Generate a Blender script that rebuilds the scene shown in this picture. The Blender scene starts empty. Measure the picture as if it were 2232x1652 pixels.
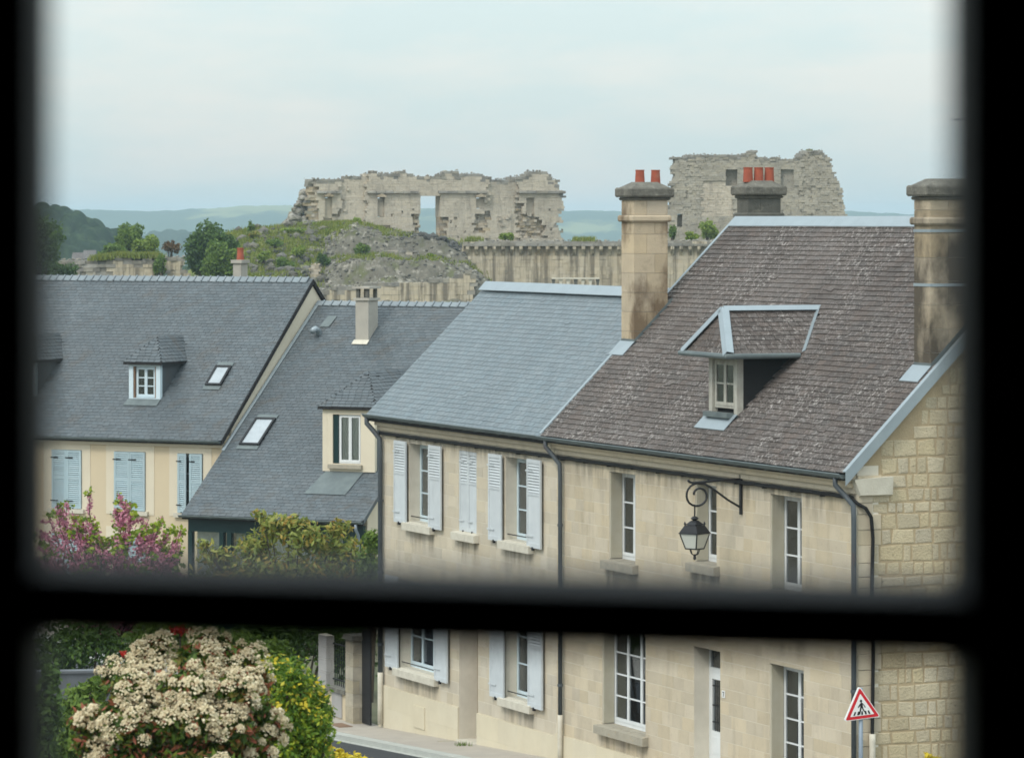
import bpy, bmesh, math, random
import numpy as np
from mathutils import Vector, Matrix, noise as mnoise

rnd = random.Random(7)
C = bpy.context.scene.collection
# ------------------------------------------------------------------ camera, sky, sun, exposure
CX, YH, F = 1116.0, 476.0, 8800.0          # picture measured at 2232 x 1652: centre column, horizon row, focal length in pixels
CAMZ = 11.12                               # the viewer's eye above the street by the slate-roofed house
cam_d = bpy.data.cameras.new('camera')
cam = bpy.data.objects.new('camera', cam_d)
C.objects.link(cam)
cam.location = (0, 0, CAMZ)
cam.rotation_euler = (math.radians(90), 0, 0)
cam_d.sensor_fit = 'HORIZONTAL'
cam_d.sensor_width = 36.0
cam_d.lens = 36.0 * F / 2232.0
cam_d.shift_y = -(826.0 - YH) / 2232.0
cam_d.clip_start = 0.05
cam_d.clip_end = 20000
cam_d.dof.use_dof = True
cam_d.dof.focus_distance = 84.0
cam_d.dof.aperture_fstop = 11.0
scene = bpy.context.scene
scene.camera = cam

SUN_EL, SUN_AZ = math.radians(48), math.radians(-143)   # azimuth measured clockwise from +Y: over the left shoulder
world = bpy.data.worlds.new('World')
scene.world = world
world.use_nodes = True
wn, wl = world.node_tree.nodes, world.node_tree.links
wn.clear()
w_out = wn.new('ShaderNodeOutputWorld')
sky = wn.new('ShaderNodeTexSky')
sky.sky_type = 'NISHITA'
sky.sun_disc = False
sky.sun_elevation = SUN_EL
sky.sun_rotation = SUN_AZ
sky.dust_density = 2.0
bg1 = wn.new('ShaderNodeBackground'); bg1.inputs[1].default_value = 0.05
wl.new(sky.outputs[0], bg1.inputs[0])
# cloud deck: an overcast sky, brighter overhead than at the horizon, with faint soft mottling
geo = wn.new('ShaderNodeTexCoord')
sep = wn.new('ShaderNodeSeparateXYZ'); wl.new(geo.outputs['Generated'], sep.inputs[0])
mr = wn.new('ShaderNodeMapRange')
mr.inputs['From Min'].default_value = 0.0; mr.inputs['From Max'].default_value = 1.0
mr.inputs['To Min'].default_value = 0.66; mr.inputs['To Max'].default_value = 1.65
wl.new(sep.outputs['Z'], mr.inputs['Value'])
mp = wn.new('ShaderNodeMapping'); mp.inputs['Scale'].default_value = (7, 7, 26)
wl.new(geo.outputs['Generated'], mp.inputs[0])
nz = wn.new('ShaderNodeTexNoise'); nz.inputs['Scale'].default_value = 2.2; nz.inputs['Detail'].default_value = 5; nz.inputs['Roughness'].default_value = 0.55
wl.new(mp.outputs[0], nz.inputs['Vector'])
rp = wn.new('ShaderNodeValToRGB')
rp.color_ramp.elements[0].position = 0.39; rp.color_ramp.elements[0].color = (0.79, 0.945, 0.965, 1)
rp.color_ramp.elements[1].position = 0.63; rp.color_ramp.elements[1].color = (0.945, 0.995, 0.975, 1)
wl.new(nz.outputs['Fac'], rp.inputs[0])
bg2 = wn.new('ShaderNodeBackground')
wl.new(rp.outputs[0], bg2.inputs[0]); wl.new(mr.outputs[0], bg2.inputs[1])
addw = wn.new('ShaderNodeAddShader')
wl.new(bg1.outputs[0], addw.inputs[0]); wl.new(bg2.outputs[0], addw.inputs[1])
wl.new(addw.outputs[0], w_out.inputs['Surface'])

sun_d = bpy.data.lights.new('sun', 'SUN')
sun_d.energy = 1.5
sun_d.angle = math.radians(13)
sun_d.color = (1.0, 0.95, 0.86)
sun = bpy.data.objects.new('sun', sun_d)
C.objects.link(sun)
to_sun = Vector((math.sin(SUN_AZ) * math.cos(SUN_EL), math.cos(SUN_AZ) * math.cos(SUN_EL), math.sin(SUN_EL)))
sun.rotation_euler = to_sun.to_track_quat('Z', 'Y').to_euler()
sun.location = (-20, -10, 60)

scene.view_settings.view_transform = 'Standard'
scene.view_settings.look = 'None'
scene.view_settings.gamma = 1.0
scene.view_settings.exposure = 0.0
scene.render.engine = 'CYCLES'
scene.cycles.use_denoising = True
scene.cycles.use_adaptive_sampling = True
scene.cycles.adaptive_threshold = 0.015
scene.cycles.filter_width = 1.7
scene.cycles.max_bounces = 5
scene.cycles.diffuse_bounces = 2
scene.cycles.glossy_bounces = 2
scene.cycles.transmission_bounces = 3
scene.cycles.transparent_max_bounces = 12
scene.cycles.volume_bounces = 0
scene.cycles.caustics_reflective = False
scene.cycles.caustics_refractive = False

# ------------------------------------------------------------------ helpers
def ray(px, py):
    return Vector(((px - CX) / F, 1.0, (YH - py) / F))

def at(px, py, Y):
    return Vector(((px - CX) / F * Y, Y, CAMZ + (YH - py) / F * Y))

class Frame:
    """A house's own axes: s along the front (to the right in the picture), v into the depth, z up."""
    def __init__(self, X, Y, xdir):
        self.o = Vector((X, Y, 0)); self.x = Vector((xdir[0], xdir[1], 0)).normalized()
        self.y = Vector((-self.x.y, self.x.x, 0))
        self.th = math.atan2(self.x.y, self.x.x)
    def loc(self, p):
        d = Vector(p) - self.o
        return Vector((d.dot(self.x), d.dot(self.y), d.z))
    def wor(self, q):
        return self.o + self.x * q[0] + self.y * q[1] + Vector((0, 0, q[2]))
    def hit(self, px, py, n, d):
        """where the line of sight through a pixel meets the plane n.q = d (local)"""
        o = self.loc((0, 0, CAMZ)); r = ray(px, py)
        rl = Vector((r.dot(self.x), r.dot(self.y), r.z)); n = Vector(n)
        t = (d - n.dot(o)) / n.dot(rl)
        return o + rl * t

def tag(o, label=None, cat=None, group=None, kind=None):
    if label: o['label'] = label
    if cat: o['category'] = cat
    if group: o['group'] = group
    if kind: o['kind'] = kind
    return o

class Thing:
    """Empty at a thing's base; its parts are meshes given in frame coordinates."""
    def __init__(self, name, label, cat, frame=None, base=(0, 0, 0), group=None):
        self.o = bpy.data.objects.new(name, None); C.objects.link(self.o)
        self.o.empty_display_size = 0.3
        self.off = Vector(base)
        if frame:
            self.o.location = frame.wor(base); self.o.rotation_euler = (0, 0, frame.th)
        else:
            self.o.location = base
        tag(self.o, label, cat, group)

def link_mesh(name, verts, faces, mat, parent=None, off=None, smooth=False, kind=None, label=None, shared=None):
    me = shared
    if me is None:
        me = bpy.data.meshes.new(name)
        if isinstance(verts, np.ndarray):
            verts = verts.tolist()
        me.from_pydata(verts, [], faces)
        if mat: me.materials.append(mat)
        if smooth:
            me.polygons.foreach_set('use_smooth', [True] * len(me.polygons))
        me.update()
    o = bpy.data.objects.new(name, me); C.objects.link(o)
    if parent is not None: o.parent = parent
    if kind: o['kind'] = kind
    if label: o['label'] = label
    return o

class MB:
    def __init__(self): self.v = []; self.f = []
    def add(self, vs, fs):
        n = len(self.v); self.v += [tuple(p) for p in vs]; self.f += [tuple(i + n for i in q) for q in fs]
        return self
    def box(self, a0, a1, b0, b1, c0, c1):
        return self.add([(a0, b0, c0), (a1, b0, c0), (a1, b1, c0), (a0, b1, c0), (a0, b0, c1), (a1, b0, c1), (a1, b1, c1), (a0, b1, c1)],
                        [(0, 3, 2, 1), (4, 5, 6, 7), (0, 1, 5, 4), (1, 2, 6, 5), (2, 3, 7, 6), (3, 0, 4, 7)])
    def hexa(self, p):
        return self.add(p, [(0, 3, 2, 1), (4, 5, 6, 7), (0, 1, 5, 4), (1, 2, 6, 5), (2, 3, 7, 6), (3, 0, 4, 7)])
    def prism(self, poly, d):
        """polygon (3d points, ccw seen from outside) pushed back along -d"""
        n = len(poly); d = Vector(d)
        self.add([Vector(p) for p in poly] + [Vector(p) - d for p in poly],
                 [tuple(range(n)), tuple(range(2 * n - 1, n - 1, -1))] + [(i, i + n, (i + 1) % n + n, (i + 1) % n) for i in range(n)])
        return self
    def tube(self, pts, r, n=8, cap=True):
        pts = [Vector(p) for p in pts]; rs = r if isinstance(r, (list, tuple)) else [r] * len(pts)
        base = len(self.v); up = None
        for i, p in enumerate(pts):
            t = (pts[min(i + 1, len(pts) - 1)] - pts[max(i - 1, 0)]).normalized()
            if up is None:
                up = t.orthogonal().normalized()
            else:
                up = (up - t * up.dot(t)).normalized()
            w = t.cross(up)
            for k in range(n):
                a = 2 * math.pi * k / n
                self.v.append(tuple(p + (up * math.cos(a) + w * math.sin(a)) * rs[i]))
        for i in range(len(pts) - 1):
            for k in range(n):
                a, b = base + i * n + k, base + i * n + (k + 1) % n
                self.f.append((a, b, b + n, a + n))
        if cap:
            self.f.append(tuple(base + k for k in range(n - 1, -1, -1)))
            self.f.append(tuple(base + (len(pts) - 1) * n + k for k in range(n)))
        return self
    def lathe(self, prof, c, n=12):
        base = len(self.v)
        for r, z in prof:
            for k in range(n):
                a = 2 * math.pi * k / n
                self.v.append((c[0] + r * math.cos(a), c[1] + r * math.sin(a), c[2] + z))
        for i in range(len(prof) - 1):
            for k in range(n):
                a, b = base + i * n + k, base + i * n + (k + 1) % n
                self.f.append((a, b, b + n, a + n))
        self.f.append(tuple(base + k for k in range(n - 1, -1, -1)))
        self.f.append(tuple(base + (len(prof) - 1) * n + k for k in range(n)))
        return self
    def build(self, name, mat, th=None, parent=None, smooth=False, kind=None, label=None, off=None):
        if th is not None:
            o = th.off if off is None else off
            vs = [(p[0] - o.x, p[1] - o.y, p[2] - o.z) for p in self.v]
            return link_mesh(name, vs, self.f, mat, parent or th.o, smooth=smooth, kind=kind, label=label)
        return link_mesh(name, self.v, self.f, mat, parent, smooth=smooth, kind=kind, label=label)

def subtract(rects, holes):
    """axis-aligned rectangles (a0,a1,b0,b1) minus holes"""
    for h in holes:
        out = []
        for r in rects:
            if r[1] <= h[0] or r[0] >= h[1] or r[3] <= h[2] or r[2] >= h[3]:
                out.append(r); continue
            if r[0] < h[0]: out.append((r[0], h[0], r[2], r[3]))
            if r[1] > h[1]: out.append((h[1], r[1], r[2], r[3]))
            a0, a1 = max(r[0], h[0]), min(r[1], h[1])
            if r[2] < h[2]: out.append((a0, a1, r[2], h[2]))
            if r[3] > h[3]: out.append((a0, a1, h[3], r[3]))
        rects = out
    return rects

# ------------------------------------------------------------------ materials
def mat(name, c1, c2=None, scale=3.0, rough=0.8, bump=0.0, bscale=40.0, rand=0.0, layers=(), spec=0.3, metal=0.0, detail=6, emis=None):
    """Procedural surface in world position: two colours mottled by noise, more noise layers (stains, lichen), a random tone per piece."""
    m = bpy.data.materials.new(name); m.use_nodes = True
    n, l = m.node_tree.nodes, m.node_tree.links
    b = n['Principled BSDF']
    b.inputs['Roughness'].default_value = rough
    b.inputs['Specular IOR Level'].default_value = spec
    b.inputs['Metallic'].default_value = metal
    g = n.new('ShaderNodeNewGeometry')
    def noi(scale, stretch=(1, 1, 1), det=detail, rgh=0.6):
        mpn = n.new('ShaderNodeMapping'); mpn.inputs['Scale'].default_value = stretch
        l.new(g.outputs['Position'], mpn.inputs[0])
        t = n.new('ShaderNodeTexNoise'); t.inputs['Scale'].default_value = scale; t.inputs['Detail'].default_value = det
        t.inputs['Roughness'].default_value = rgh
        l.new(mpn.outputs[0], t.inputs['Vector'])
        return t.outputs['Fac']
    def mapr(x, lo, hi, a=0.0, bb=1.0):
        r = n.new('ShaderNodeMapRange'); r.inputs['From Min'].default_value = lo; r.inputs['From Max'].default_value = hi
        r.inputs['To Min'].default_value = a; r.inputs['To Max'].default_value = bb
        l.new(x, r.inputs['Value']); return r.outputs[0]
    def mix(f, a, bb):
        x = n.new('ShaderNodeMix'); x.data_type = 'RGBA'
        l.new(f, x.inputs['Factor'])
        for sock, val in ((x.inputs['A'], a), (x.inputs['B'], bb)):
            if isinstance(val, tuple): sock.default_value = (*val, 1)
            else: l.new(val, sock)
        return x.outputs['Result']
    c2 = c2 or tuple(x * 0.8 for x in c1)
    col = mix(mapr(noi(scale), 0.32, 0.68), c1, c2)
    if rand:
        oi = n.new('ShaderNodeObjectInfo')
        ad = n.new('ShaderNodeMath'); ad.operation = 'ADD'
        l.new(g.outputs['Random Per Island'], ad.inputs[0]); l.new(oi.outputs['Random'], ad.inputs[1])
        fr = n.new('ShaderNodeMath'); fr.operation = 'FRACT'; l.new(ad.outputs[0], fr.inputs[0])
        hs = n.new('ShaderNodeHueSaturation')
        l.new(mapr(fr.outputs[0], 0, 1, 1 - rand, 1 + rand), hs.inputs['Value'])
        m2 = n.new('ShaderNodeMath'); m2.operation = 'MULTIPLY'; m2.inputs[1].default_value = 7.31; l.new(fr.outputs[0], m2.inputs[0])
        f2 = n.new('ShaderNodeMath'); f2.operation = 'FRACT'; l.new(m2.outputs[0], f2.inputs[0])
        l.new(mapr(f2.outputs[0], 0, 1, 1 - rand * 1.3, 1 + rand * 1.3), hs.inputs['Saturation'])
        l.new(col, hs.inputs['Color']); col = hs.outputs[0]
    for L in layers:
        x = mapr(noi(L['scale'], L.get('stretch', (1, 1, 1)), L.get('detail', 6), L.get('rgh', 0.6)), L['lo'], L['hi'], 0, L.get('amt', 1.0))
        if 'mask' in L:
            k = mapr(noi(L['mask'], L.get('mstretch', (1, 1, 1)), 3), L.get('mlo', 0.4), L.get('mhi', 0.6))
            mm = n.new('ShaderNodeMath'); mm.operation = 'MULTIPLY'; l.new(x, mm.inputs[0]); l.new(k, mm.inputs[1]); x = mm.outputs[0]
        col = mix(x, col, L['col'])
    l.new(col, b.inputs['Base Color'])
    if bump:
        bp = n.new('ShaderNodeBump'); bp.inputs['Strength'].default_value = bump; bp.inputs['Distance'].default_value = 0.03
        l.new(noi(bscale), bp.inputs['Height']); l.new(bp.outputs[0], b.inputs['Normal'])
    if emis:
        b.inputs['Emission Color'].default_value = (*emis[0], 1); b.inputs['Emission Strength'].default_value = emis[1]
    return m

def leaf_mat(name, cols, trans=0.35, rough=0.5):
    m = bpy.data.materials.new(name); m.use_nodes = True
    n, l = m.node_tree.nodes, m.node_tree.links
    b = n['Principled BSDF']; out = n['Material Output']
    b.inputs['Roughness'].default_value = rough; b.inputs['Specular IOR Level'].default_value = 0.25
    g = n.new('ShaderNodeNewGeometry')
    r = n.new('ShaderNodeValToRGB'); r.color_ramp.interpolation = 'LINEAR'
    while len(r.color_ramp.elements) < len(cols): r.color_ramp.elements.new(0.5)
    for i, c in enumerate(cols):
        r.color_ramp.elements[i].position = i / max(1, len(cols) - 1); r.color_ramp.elements[i].color = (*c, 1)
    l.new(g.outputs['Random Per Island'], r.inputs[0])
    l.new(r.outputs[0], b.inputs['Base Color'])
    t = n.new('ShaderNodeBsdfTranslucent'); l.new(r.outputs[0], t.inputs['Color'])
    mx = n.new('ShaderNodeMixShader'); mx.inputs[0].default_value = trans
    l.new(b.outputs[0], mx.inputs[1]); l.new(t.outputs[0], mx.inputs[2]); l.new(mx.outputs[0], out.inputs['Surface'])
    return m

def glass_mat(name, tint=(0.93, 0.95, 0.94), refl=1.0):
    m = bpy.data.materials.new(name); m.use_nodes = True
    n, l = m.node_tree.nodes, m.node_tree.links
    n.remove(n['Principled BSDF']); out = n['Material Output']
    tr = n.new('ShaderNodeBsdfTransparent'); tr.inputs[0].default_value = (*tint, 1)
    gl = n.new('ShaderNodeBsdfGlossy'); gl.inputs['Roughness'].default_value = 0.02; gl.inputs[0].default_value = (0.9, 0.95, 1, 1)
    fr = n.new('ShaderNodeFresnel'); fr.inputs[0].default_value = 1.55
    mu = n.new('ShaderNodeMath'); mu.operation = 'MULTIPLY'; mu.inputs[1].default_value = refl; l.new(fr.outputs[0], mu.inputs[0])
    mx = n.new('ShaderNodeMixShader'); l.new(mu.outputs[0], mx.inputs[0]); l.new(tr.outputs[0], mx.inputs[1]); l.new(gl.outputs[0], mx.inputs[2])
    l.new(mx.outputs[0], out.inputs['Surface'])
    return m

K = {}
stone_soot = dict(scale=1.3, lo=0.56, hi=0.80, amt=0.35, col=(0.20, 0.17, 0.13))
K['ashlar'] = mat('ashlar_limestone', (0.60, 0.515, 0.38), (0.54, 0.46, 0.34), scale=2.2, rough=0.9, bump=0.25, bscale=60, rand=0.085,
                  layers=[dict(scale=0.6, lo=0.5, hi=0.8, amt=0.45, col=(0.40, 0.33, 0.24)), dict(scale=9, lo=0.58, hi=0.80, amt=0.4, col=(0.34, 0.28, 0.20)), dict(scale=2.2, stretch=(1.2, 1.2, 0.22), lo=0.54, hi=0.74, amt=0.5, col=(0.33, 0.28, 0.21)), dict(scale=30, lo=0.66, hi=0.72, amt=0.5, col=(0.20, 0.16, 0.12), mask=1.3, mlo=.45, mhi=.6)])
K['ashlar_b'] = mat('pale_ashlar_limestone', (0.61, 0.54, 0.42), (0.56, 0.49, 0.38), scale=2.0, rough=0.9, bump=0.25, bscale=60, rand=0.085,
                  layers=[dict(scale=0.6, lo=0.5, hi=0.8, amt=0.35, col=(0.45, 0.39, 0.31)), dict(scale=7, lo=0.62, hi=0.85, amt=0.3, col=(0.50, 0.36, 0.22)), dict(scale=2.2, stretch=(1.2, 1.2, 0.22), lo=0.55, hi=0.75, amt=0.45, col=(0.36, 0.32, 0.26))])
K['mortar'] = mat('pale_mortar', (0.72, 0.665, 0.56), (0.64, 0.59, 0.49), scale=4, rough=0.95)
K['rubble'] = mat('rubble_limestone', (0.58, 0.495, 0.34), (0.51, 0.43, 0.30), scale=3.0, rough=0.95, bump=0.8, bscale=26, rand=0.11,
                  layers=[dict(scale=19, lo=0.60, hi=0.70, amt=0.7, col=(0.14, 0.12, 0.09), stretch=(1, 1, 1.6)),
                          dict(scale=0.9, lo=0.52, hi=0.8, amt=0.4, col=(0.34, 0.28, 0.19))])
K['tan_mortar'] = mat('tan_mortar', (0.47, 0.37, 0.235), (0.41, 0.32, 0.20), scale=6, rough=0.95, bump=0.4, bscale=50)
K['plinth'] = mat('cream_plinth', (0.68, 0.61, 0.46), (0.62, 0.55, 0.41), scale=1.5, rough=0.9, rand=0.03,
                  layers=[dict(scale=0.8, lo=0.55, hi=0.8, amt=0.3, col=(0.48, 0.41, 0.30))])
K['sill'] = mat('sill_stone', (0.66, 0.62, 0.52), (0.56, 0.52, 0.43), scale=6, rough=0.9, bump=0.3,
                layers=[dict(scale=5, lo=0.58, hi=0.8, amt=0.5, col=(0.33, 0.30, 0.25))])
K['old_sill'] = mat('weathered_sill_stone', (0.42, 0.38, 0.30), (0.33, 0.30, 0.24), scale=6, rough=0.95, bump=0.4,
                    layers=[dict(scale=8, lo=0.62, hi=0.75, amt=0.6, col=(0.50, 0.30, 0.10))])
K['render'] = mat('cream_render', (0.66, 0.55, 0.38), (0.60, 0.50, 0.35), scale=0.7, rough=0.95, bump=0.1, bscale=80)
K['render_band'] = mat('pale_render_band', (0.70, 0.63, 0.49), (0.66, 0.58, 0.45), scale=1.2, rough=0.95)
K['slate_b'] = mat('blue_grey_slate', (0.150, 0.183, 0.200), (0.132, 0.165, 0.183), scale=1.1, rough=0.42, bump=0.12, bscale=30, rand=0.12, spec=0.5,
                   layers=[dict(scale=0.3, lo=0.45, hi=0.68, amt=0.3, col=(0.115, 0.14, 0.152)), dict(scale=0.9, lo=0.55, hi=0.85, amt=0.25, col=(0.18, 0.205, 0.21))])
K['slate_a'] = mat('dark_slate', (0.098, 0.114, 0.124), (0.080, 0.095, 0.105), scale=0.7, rough=0.48, bump=0.12, bscale=30, rand=0.15, spec=0.45,
                   layers=[dict(scale=0.22, lo=0.45, hi=0.68, amt=0.35, col=(0.068, 0.078, 0.085)), dict(scale=1.4, stretch=(0.8, 1.6, 0.35), lo=0.56, hi=0.74, amt=0.7, col=(0.085, 0.074, 0.062)),
                           dict(scale=6.0, lo=0.68, hi=0.78, amt=0.5, col=(0.19, 0.19, 0.16))])
K['tile_c'] = mat('brown_lichened_tile', (0.108, 0.089, 0.080), (0.080, 0.067, 0.061), scale=1.6, rough=0.85, bump=0.35, bscale=35, rand=0.18,
                  layers=[dict(scale=0.8, lo=0.46, hi=0.66, amt=0.6, col=(0.072, 0.060, 0.054)),
                          dict(scale=0.35, lo=0.50, hi=0.70, amt=0.28, col=(0.21, 0.185, 0.172)),
                          dict(scale=13, lo=0.545, hi=0.60, amt=0.82, col=(0.43, 0.395, 0.37), mask=0.8, mlo=0.36, mhi=0.60, detail=5, rgh=0.75),
                          dict(scale=24, lo=0.565, hi=0.63, amt=0.65, col=(0.35, 0.305, 0.28), mask=1.7, mlo=0.34, mhi=0.58, detail=5, rgh=0.7)])
K['tile_deck'] = mat('dark_roof_deck', (0.028, 0.027, 0.027), rough=0.95)
K['zinc'] = mat('zinc_sheet', (0.33, 0.385, 0.415), (0.29, 0.34, 0.37), scale=2.5, rough=0.42, spec=0.5, metal=0.25,
                layers=[dict(scale=3, lo=0.55, hi=0.8, amt=0.3, col=(0.26, 0.30, 0.33))])
K['zinc_dark'] = mat('weathered_zinc', (0.17, 0.20, 0.20), (0.12, 0.145, 0.15), scale=3, rough=0.55, metal=0.2)
K['pipe'] = mat('grey_downpipe', (0.085, 0.10, 0.11), (0.06, 0.07, 0.08), scale=2, rough=0.5,
                layers=[dict(scale=2.4, stretch=(1, 1, 0.4), lo=0.62, hi=0.72, amt=0.5, col=(0.12, 0.05, 0.035))])
K['black'] = mat('black_painted_iron', (0.014, 0.014, 0.016), (0.02, 0.02, 0.022), scale=8, rough=0.5)
K['cable'] = mat('black_cable', (0.012, 0.012, 0.012), rough=0.7)
K['shutter'] = mat('pale_grey_painted_wood', (0.60, 0.635, 0.65), (0.54, 0.575, 0.595), scale=4, rough=0.65, rand=0.05,
                   layers=[dict(scale=6, stretch=(1, 1, .2), lo=.58, hi=.75, amt=.35, col=(.40, .42, .42))])
K['shutter_blue'] = mat('pale_blue_painted_wood', (0.42, 0.535, 0.575), (0.38, 0.49, 0.535), scale=3, rough=0.65, rand=0.06,
                        layers=[dict(scale=5, stretch=(1, 1, .2), lo=.56, hi=.75, amt=.4, col=(.33, .43, .46))])
K['white'] = mat('white_painted_joinery', (0.76, 0.78, 0.78), (0.70, 0.72, 0.72), scale=6, rough=0.45)
K['bluewhite'] = mat('bluish_white_frame', (0.62, 0.73, 0.78), (0.58, 0.69, 0.74), scale=6, rough=0.5)
K['oldwood'] = mat('weathered_pale_wood', (0.50, 0.49, 0.43), (0.40, 0.38, 0.33), scale=7, rough=0.85,
                   layers=[dict(scale=9, stretch=(1, 1, 0.15), lo=0.52, hi=0.7, amt=0.6, col=(0.24, 0.21, 0.17))])
K['beige_shutter'] = mat('beige_metal_shutter', (0.50, 0.47, 0.38), (0.45, 0.41, 0.31), scale=3, rough=0.6)
K['brownwood'] = mat('brown_stained_wood', (0.25, 0.16, 0.10), (0.20, 0.12, 0.08), scale=6, rough=0.7)
K['greenpaint'] = mat('dark_green_paint', (0.006, 0.030, 0.030), (0.005, 0.025, 0.025), scale=4, rough=0.45)
K['glass'] = glass_mat('window_glass', refl=2.0)
K['skyglass'] = mat('skylight_blind_and_painted_reflection', (0.40, 0.44, 0.47), (0.30, 0.34, 0.37), scale=2.2, rough=0.06, spec=1.0)  # grey-white mottling paints reflected sky into the pane, over a pale blind
K['curtain'] = mat('net_curtain', (0.86, 0.86, 0.82), (0.74, 0.74, 0.70), scale=14, rough=0.95)
K['terracotta'] = mat('terracotta_pot', (0.40, 0.105, 0.062), (0.29, 0.08, 0.05), scale=7, rough=0.85,
                      layers=[dict(scale=6, lo=0.6, hi=0.75, amt=0.4, col=(0.3, 0.2, 0.15))])
K['chim'] = mat('chimney_limestone', (0.55, 0.45, 0.32), (0.46, 0.38, 0.28), scale=2.5, rough=0.95, bump=0.3, rand=0.10,
                layers=[dict(scale=1.5, stretch=(1, 1, 0.5), lo=0.48, hi=0.62, amt=0.85, col=(0.15, 0.10, 0.06)),
                        dict(scale=4, lo=0.60, hi=0.8, amt=0.4, col=(0.17, 0.14, 0.10))])
K['chim_stained'] = mat('smoke_stained_limestone', (0.48, 0.39, 0.27), (0.37, 0.30, 0.21), scale=2.5, rough=0.95, bump=0.3, rand=0.12,
                layers=[dict(scale=0.9, stretch=(1, 1, 0.6), lo=0.40, hi=0.56, amt=0.9, col=(0.06, 0.048, 0.036)),
                        dict(scale=4, lo=0.58, hi=0.8, amt=0.5, col=(0.14, 0.11, 0.08))])
K['chimcap'] = mat('sooty_chimney_cap', (0.20, 0.19, 0.16), (0.11, 0.105, 0.09), scale=5, rough=0.95, bump=0.8, bscale=18,
                   layers=[dict(scale=9, lo=0.60, hi=0.74, amt=0.6, col=(0.42, 0.40, 0.34))])
K['chimdark'] = mat('dark_chimney_stone', (0.15, 0.145, 0.125), (0.10, 0.098, 0.085), scale=3, rough=0.95, bump=0.5, bscale=20,
                    layers=[dict(scale=5, lo=0.6, hi=0.75, amt=0.5, col=(0.30, 0.28, 0.22))])
K['concrete'] = mat('rendered_chimney', (0.46, 0.43, 0.37), (0.38, 0.355, 0.31), scale=2, rough=0.95,
                    layers=[dict(scale=2, stretch=(1, 1, 0.3), lo=0.55, hi=0.75, amt=0.5, col=(0.2, 0.18, 0.15))])
K['asphalt'] = mat('asphalt', (0.052, 0.054, 0.057), (0.044, 0.046, 0.049), scale=2, rough=0.9, bump=0.3, bscale=120)
K['paving'] = mat('pinkish_asphalt_pavement', (0.44, 0.40, 0.345), (0.39, 0.35, 0.305), scale=2, rough=0.95, bump=0.3, bscale=100)
K['kerb'] = mat('concrete_kerb', (0.46, 0.47, 0.43), (0.40, 0.41, 0.38), scale=3, rough=0.9)
K['ground'] = mat('town_ground', (0.10, 0.11, 0.06), (0.13, 0.12, 0.08), scale=0.2, rough=1.0)
K['frame'] = mat('near_black_window_frame', (0.026, 0.028, 0.030), (0.022, 0.024, 0.026), scale=6, rough=0.7)
K['room'] = mat('dark_room_plaster', (0.03, 0.028, 0.025), rough=0.95)
K['tower'] = mat('gatehouse_stone', (0.36, 0.31, 0.24), (0.30, 0.26, 0.2), scale=2, rough=0.95)
K['ruin'] = mat('castle_stone', (0.56, 0.495, 0.395), (0.46, 0.405, 0.325), scale=0.55, rough=0.95, bump=0.6, bscale=7, rand=0.05, spec=0.1,
                layers=[dict(scale=0.5, stretch=(1, 1, 0.35), lo=0.50, hi=0.72, amt=0.5, col=(0.25, 0.22, 0.18)), dict(scale=2.4, stretch=(1, 1, 0.18), lo=0.55, hi=0.70, amt=0.45, col=(0.22, 0.19, 0.16)),
                        dict(scale=1.6, lo=0.58, hi=0.72, amt=0.6, col=(0.17, 0.15, 0.125)), dict(scale=6, lo=0.56, hi=0.70, amt=0.45, col=(0.24, 0.205, 0.165)),
                        dict(scale=1.1, lo=0.68, hi=0.76, amt=0.5, col=(0.40, 0.22, 0.11))])
K['ruin_top'] = mat('castle_rubble_dark', (0.32, 0.30, 0.255), (0.21, 0.195, 0.17), scale=0.9, rough=0.95, bump=0.8, bscale=5, rand=0.22, spec=0.1,
                    layers=[dict(scale=1.3, lo=0.58, hi=0.7, amt=0.6, col=(0.40, 0.38, 0.33))])
K['ruin_core'] = mat('castle_rubble_core', (0.45, 0.385, 0.29), (0.36, 0.30, 0.225), scale=1.0, rough=0.95, bump=1.0, bscale=4, rand=0.2, spec=0.1,
                     layers=[dict(scale=1.5, lo=0.55, hi=0.7, amt=0.6, col=(0.12, 0.10, 0.08))])
K['tower_ruin'] = mat('grey_tower_rubble', (0.43, 0.39, 0.315), (0.33, 0.30, 0.245), scale=0.6, rough=0.95, bump=0.9, bscale=4, rand=0.10, spec=0.1,
                      layers=[dict(scale=0.7, lo=0.5, hi=0.7, amt=0.4, col=(0.26, 0.245, 0.215)),
                              dict(scale=2.6, lo=0.56, hi=0.68, amt=0.7, col=(0.11, 0.10, 0.085)), dict(scale=7, lo=0.56, hi=0.68, amt=0.5, col=(0.16, 0.145, 0.12)),
                              dict(scale=1.6, lo=0.64, hi=0.75, amt=0.5, col=(0.45, 0.41, 0.32))])
K['curtain_wall'] = mat('streaked_curtain_wall_stone', (0.54, 0.47, 0.35), (0.47, 0.405, 0.30), scale=0.5, rough=0.95, bump=0.5, bscale=5, rand=0.05, spec=0.1,
                        layers=[dict(scale=1.5, stretch=(1.3, 1.3, 0.07), lo=0.47, hi=0.60, amt=0.85, col=(0.15, 0.13, 0.10)), dict(scale=4.0, stretch=(1.3, 1.3, 0.08), lo=0.52, hi=0.66, amt=0.6, col=(0.20, 0.17, 0.13)),
                                dict(scale=0.25, lo=0.55, hi=0.75, amt=0.4, col=(0.50, 0.38, 0.22))])
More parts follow.
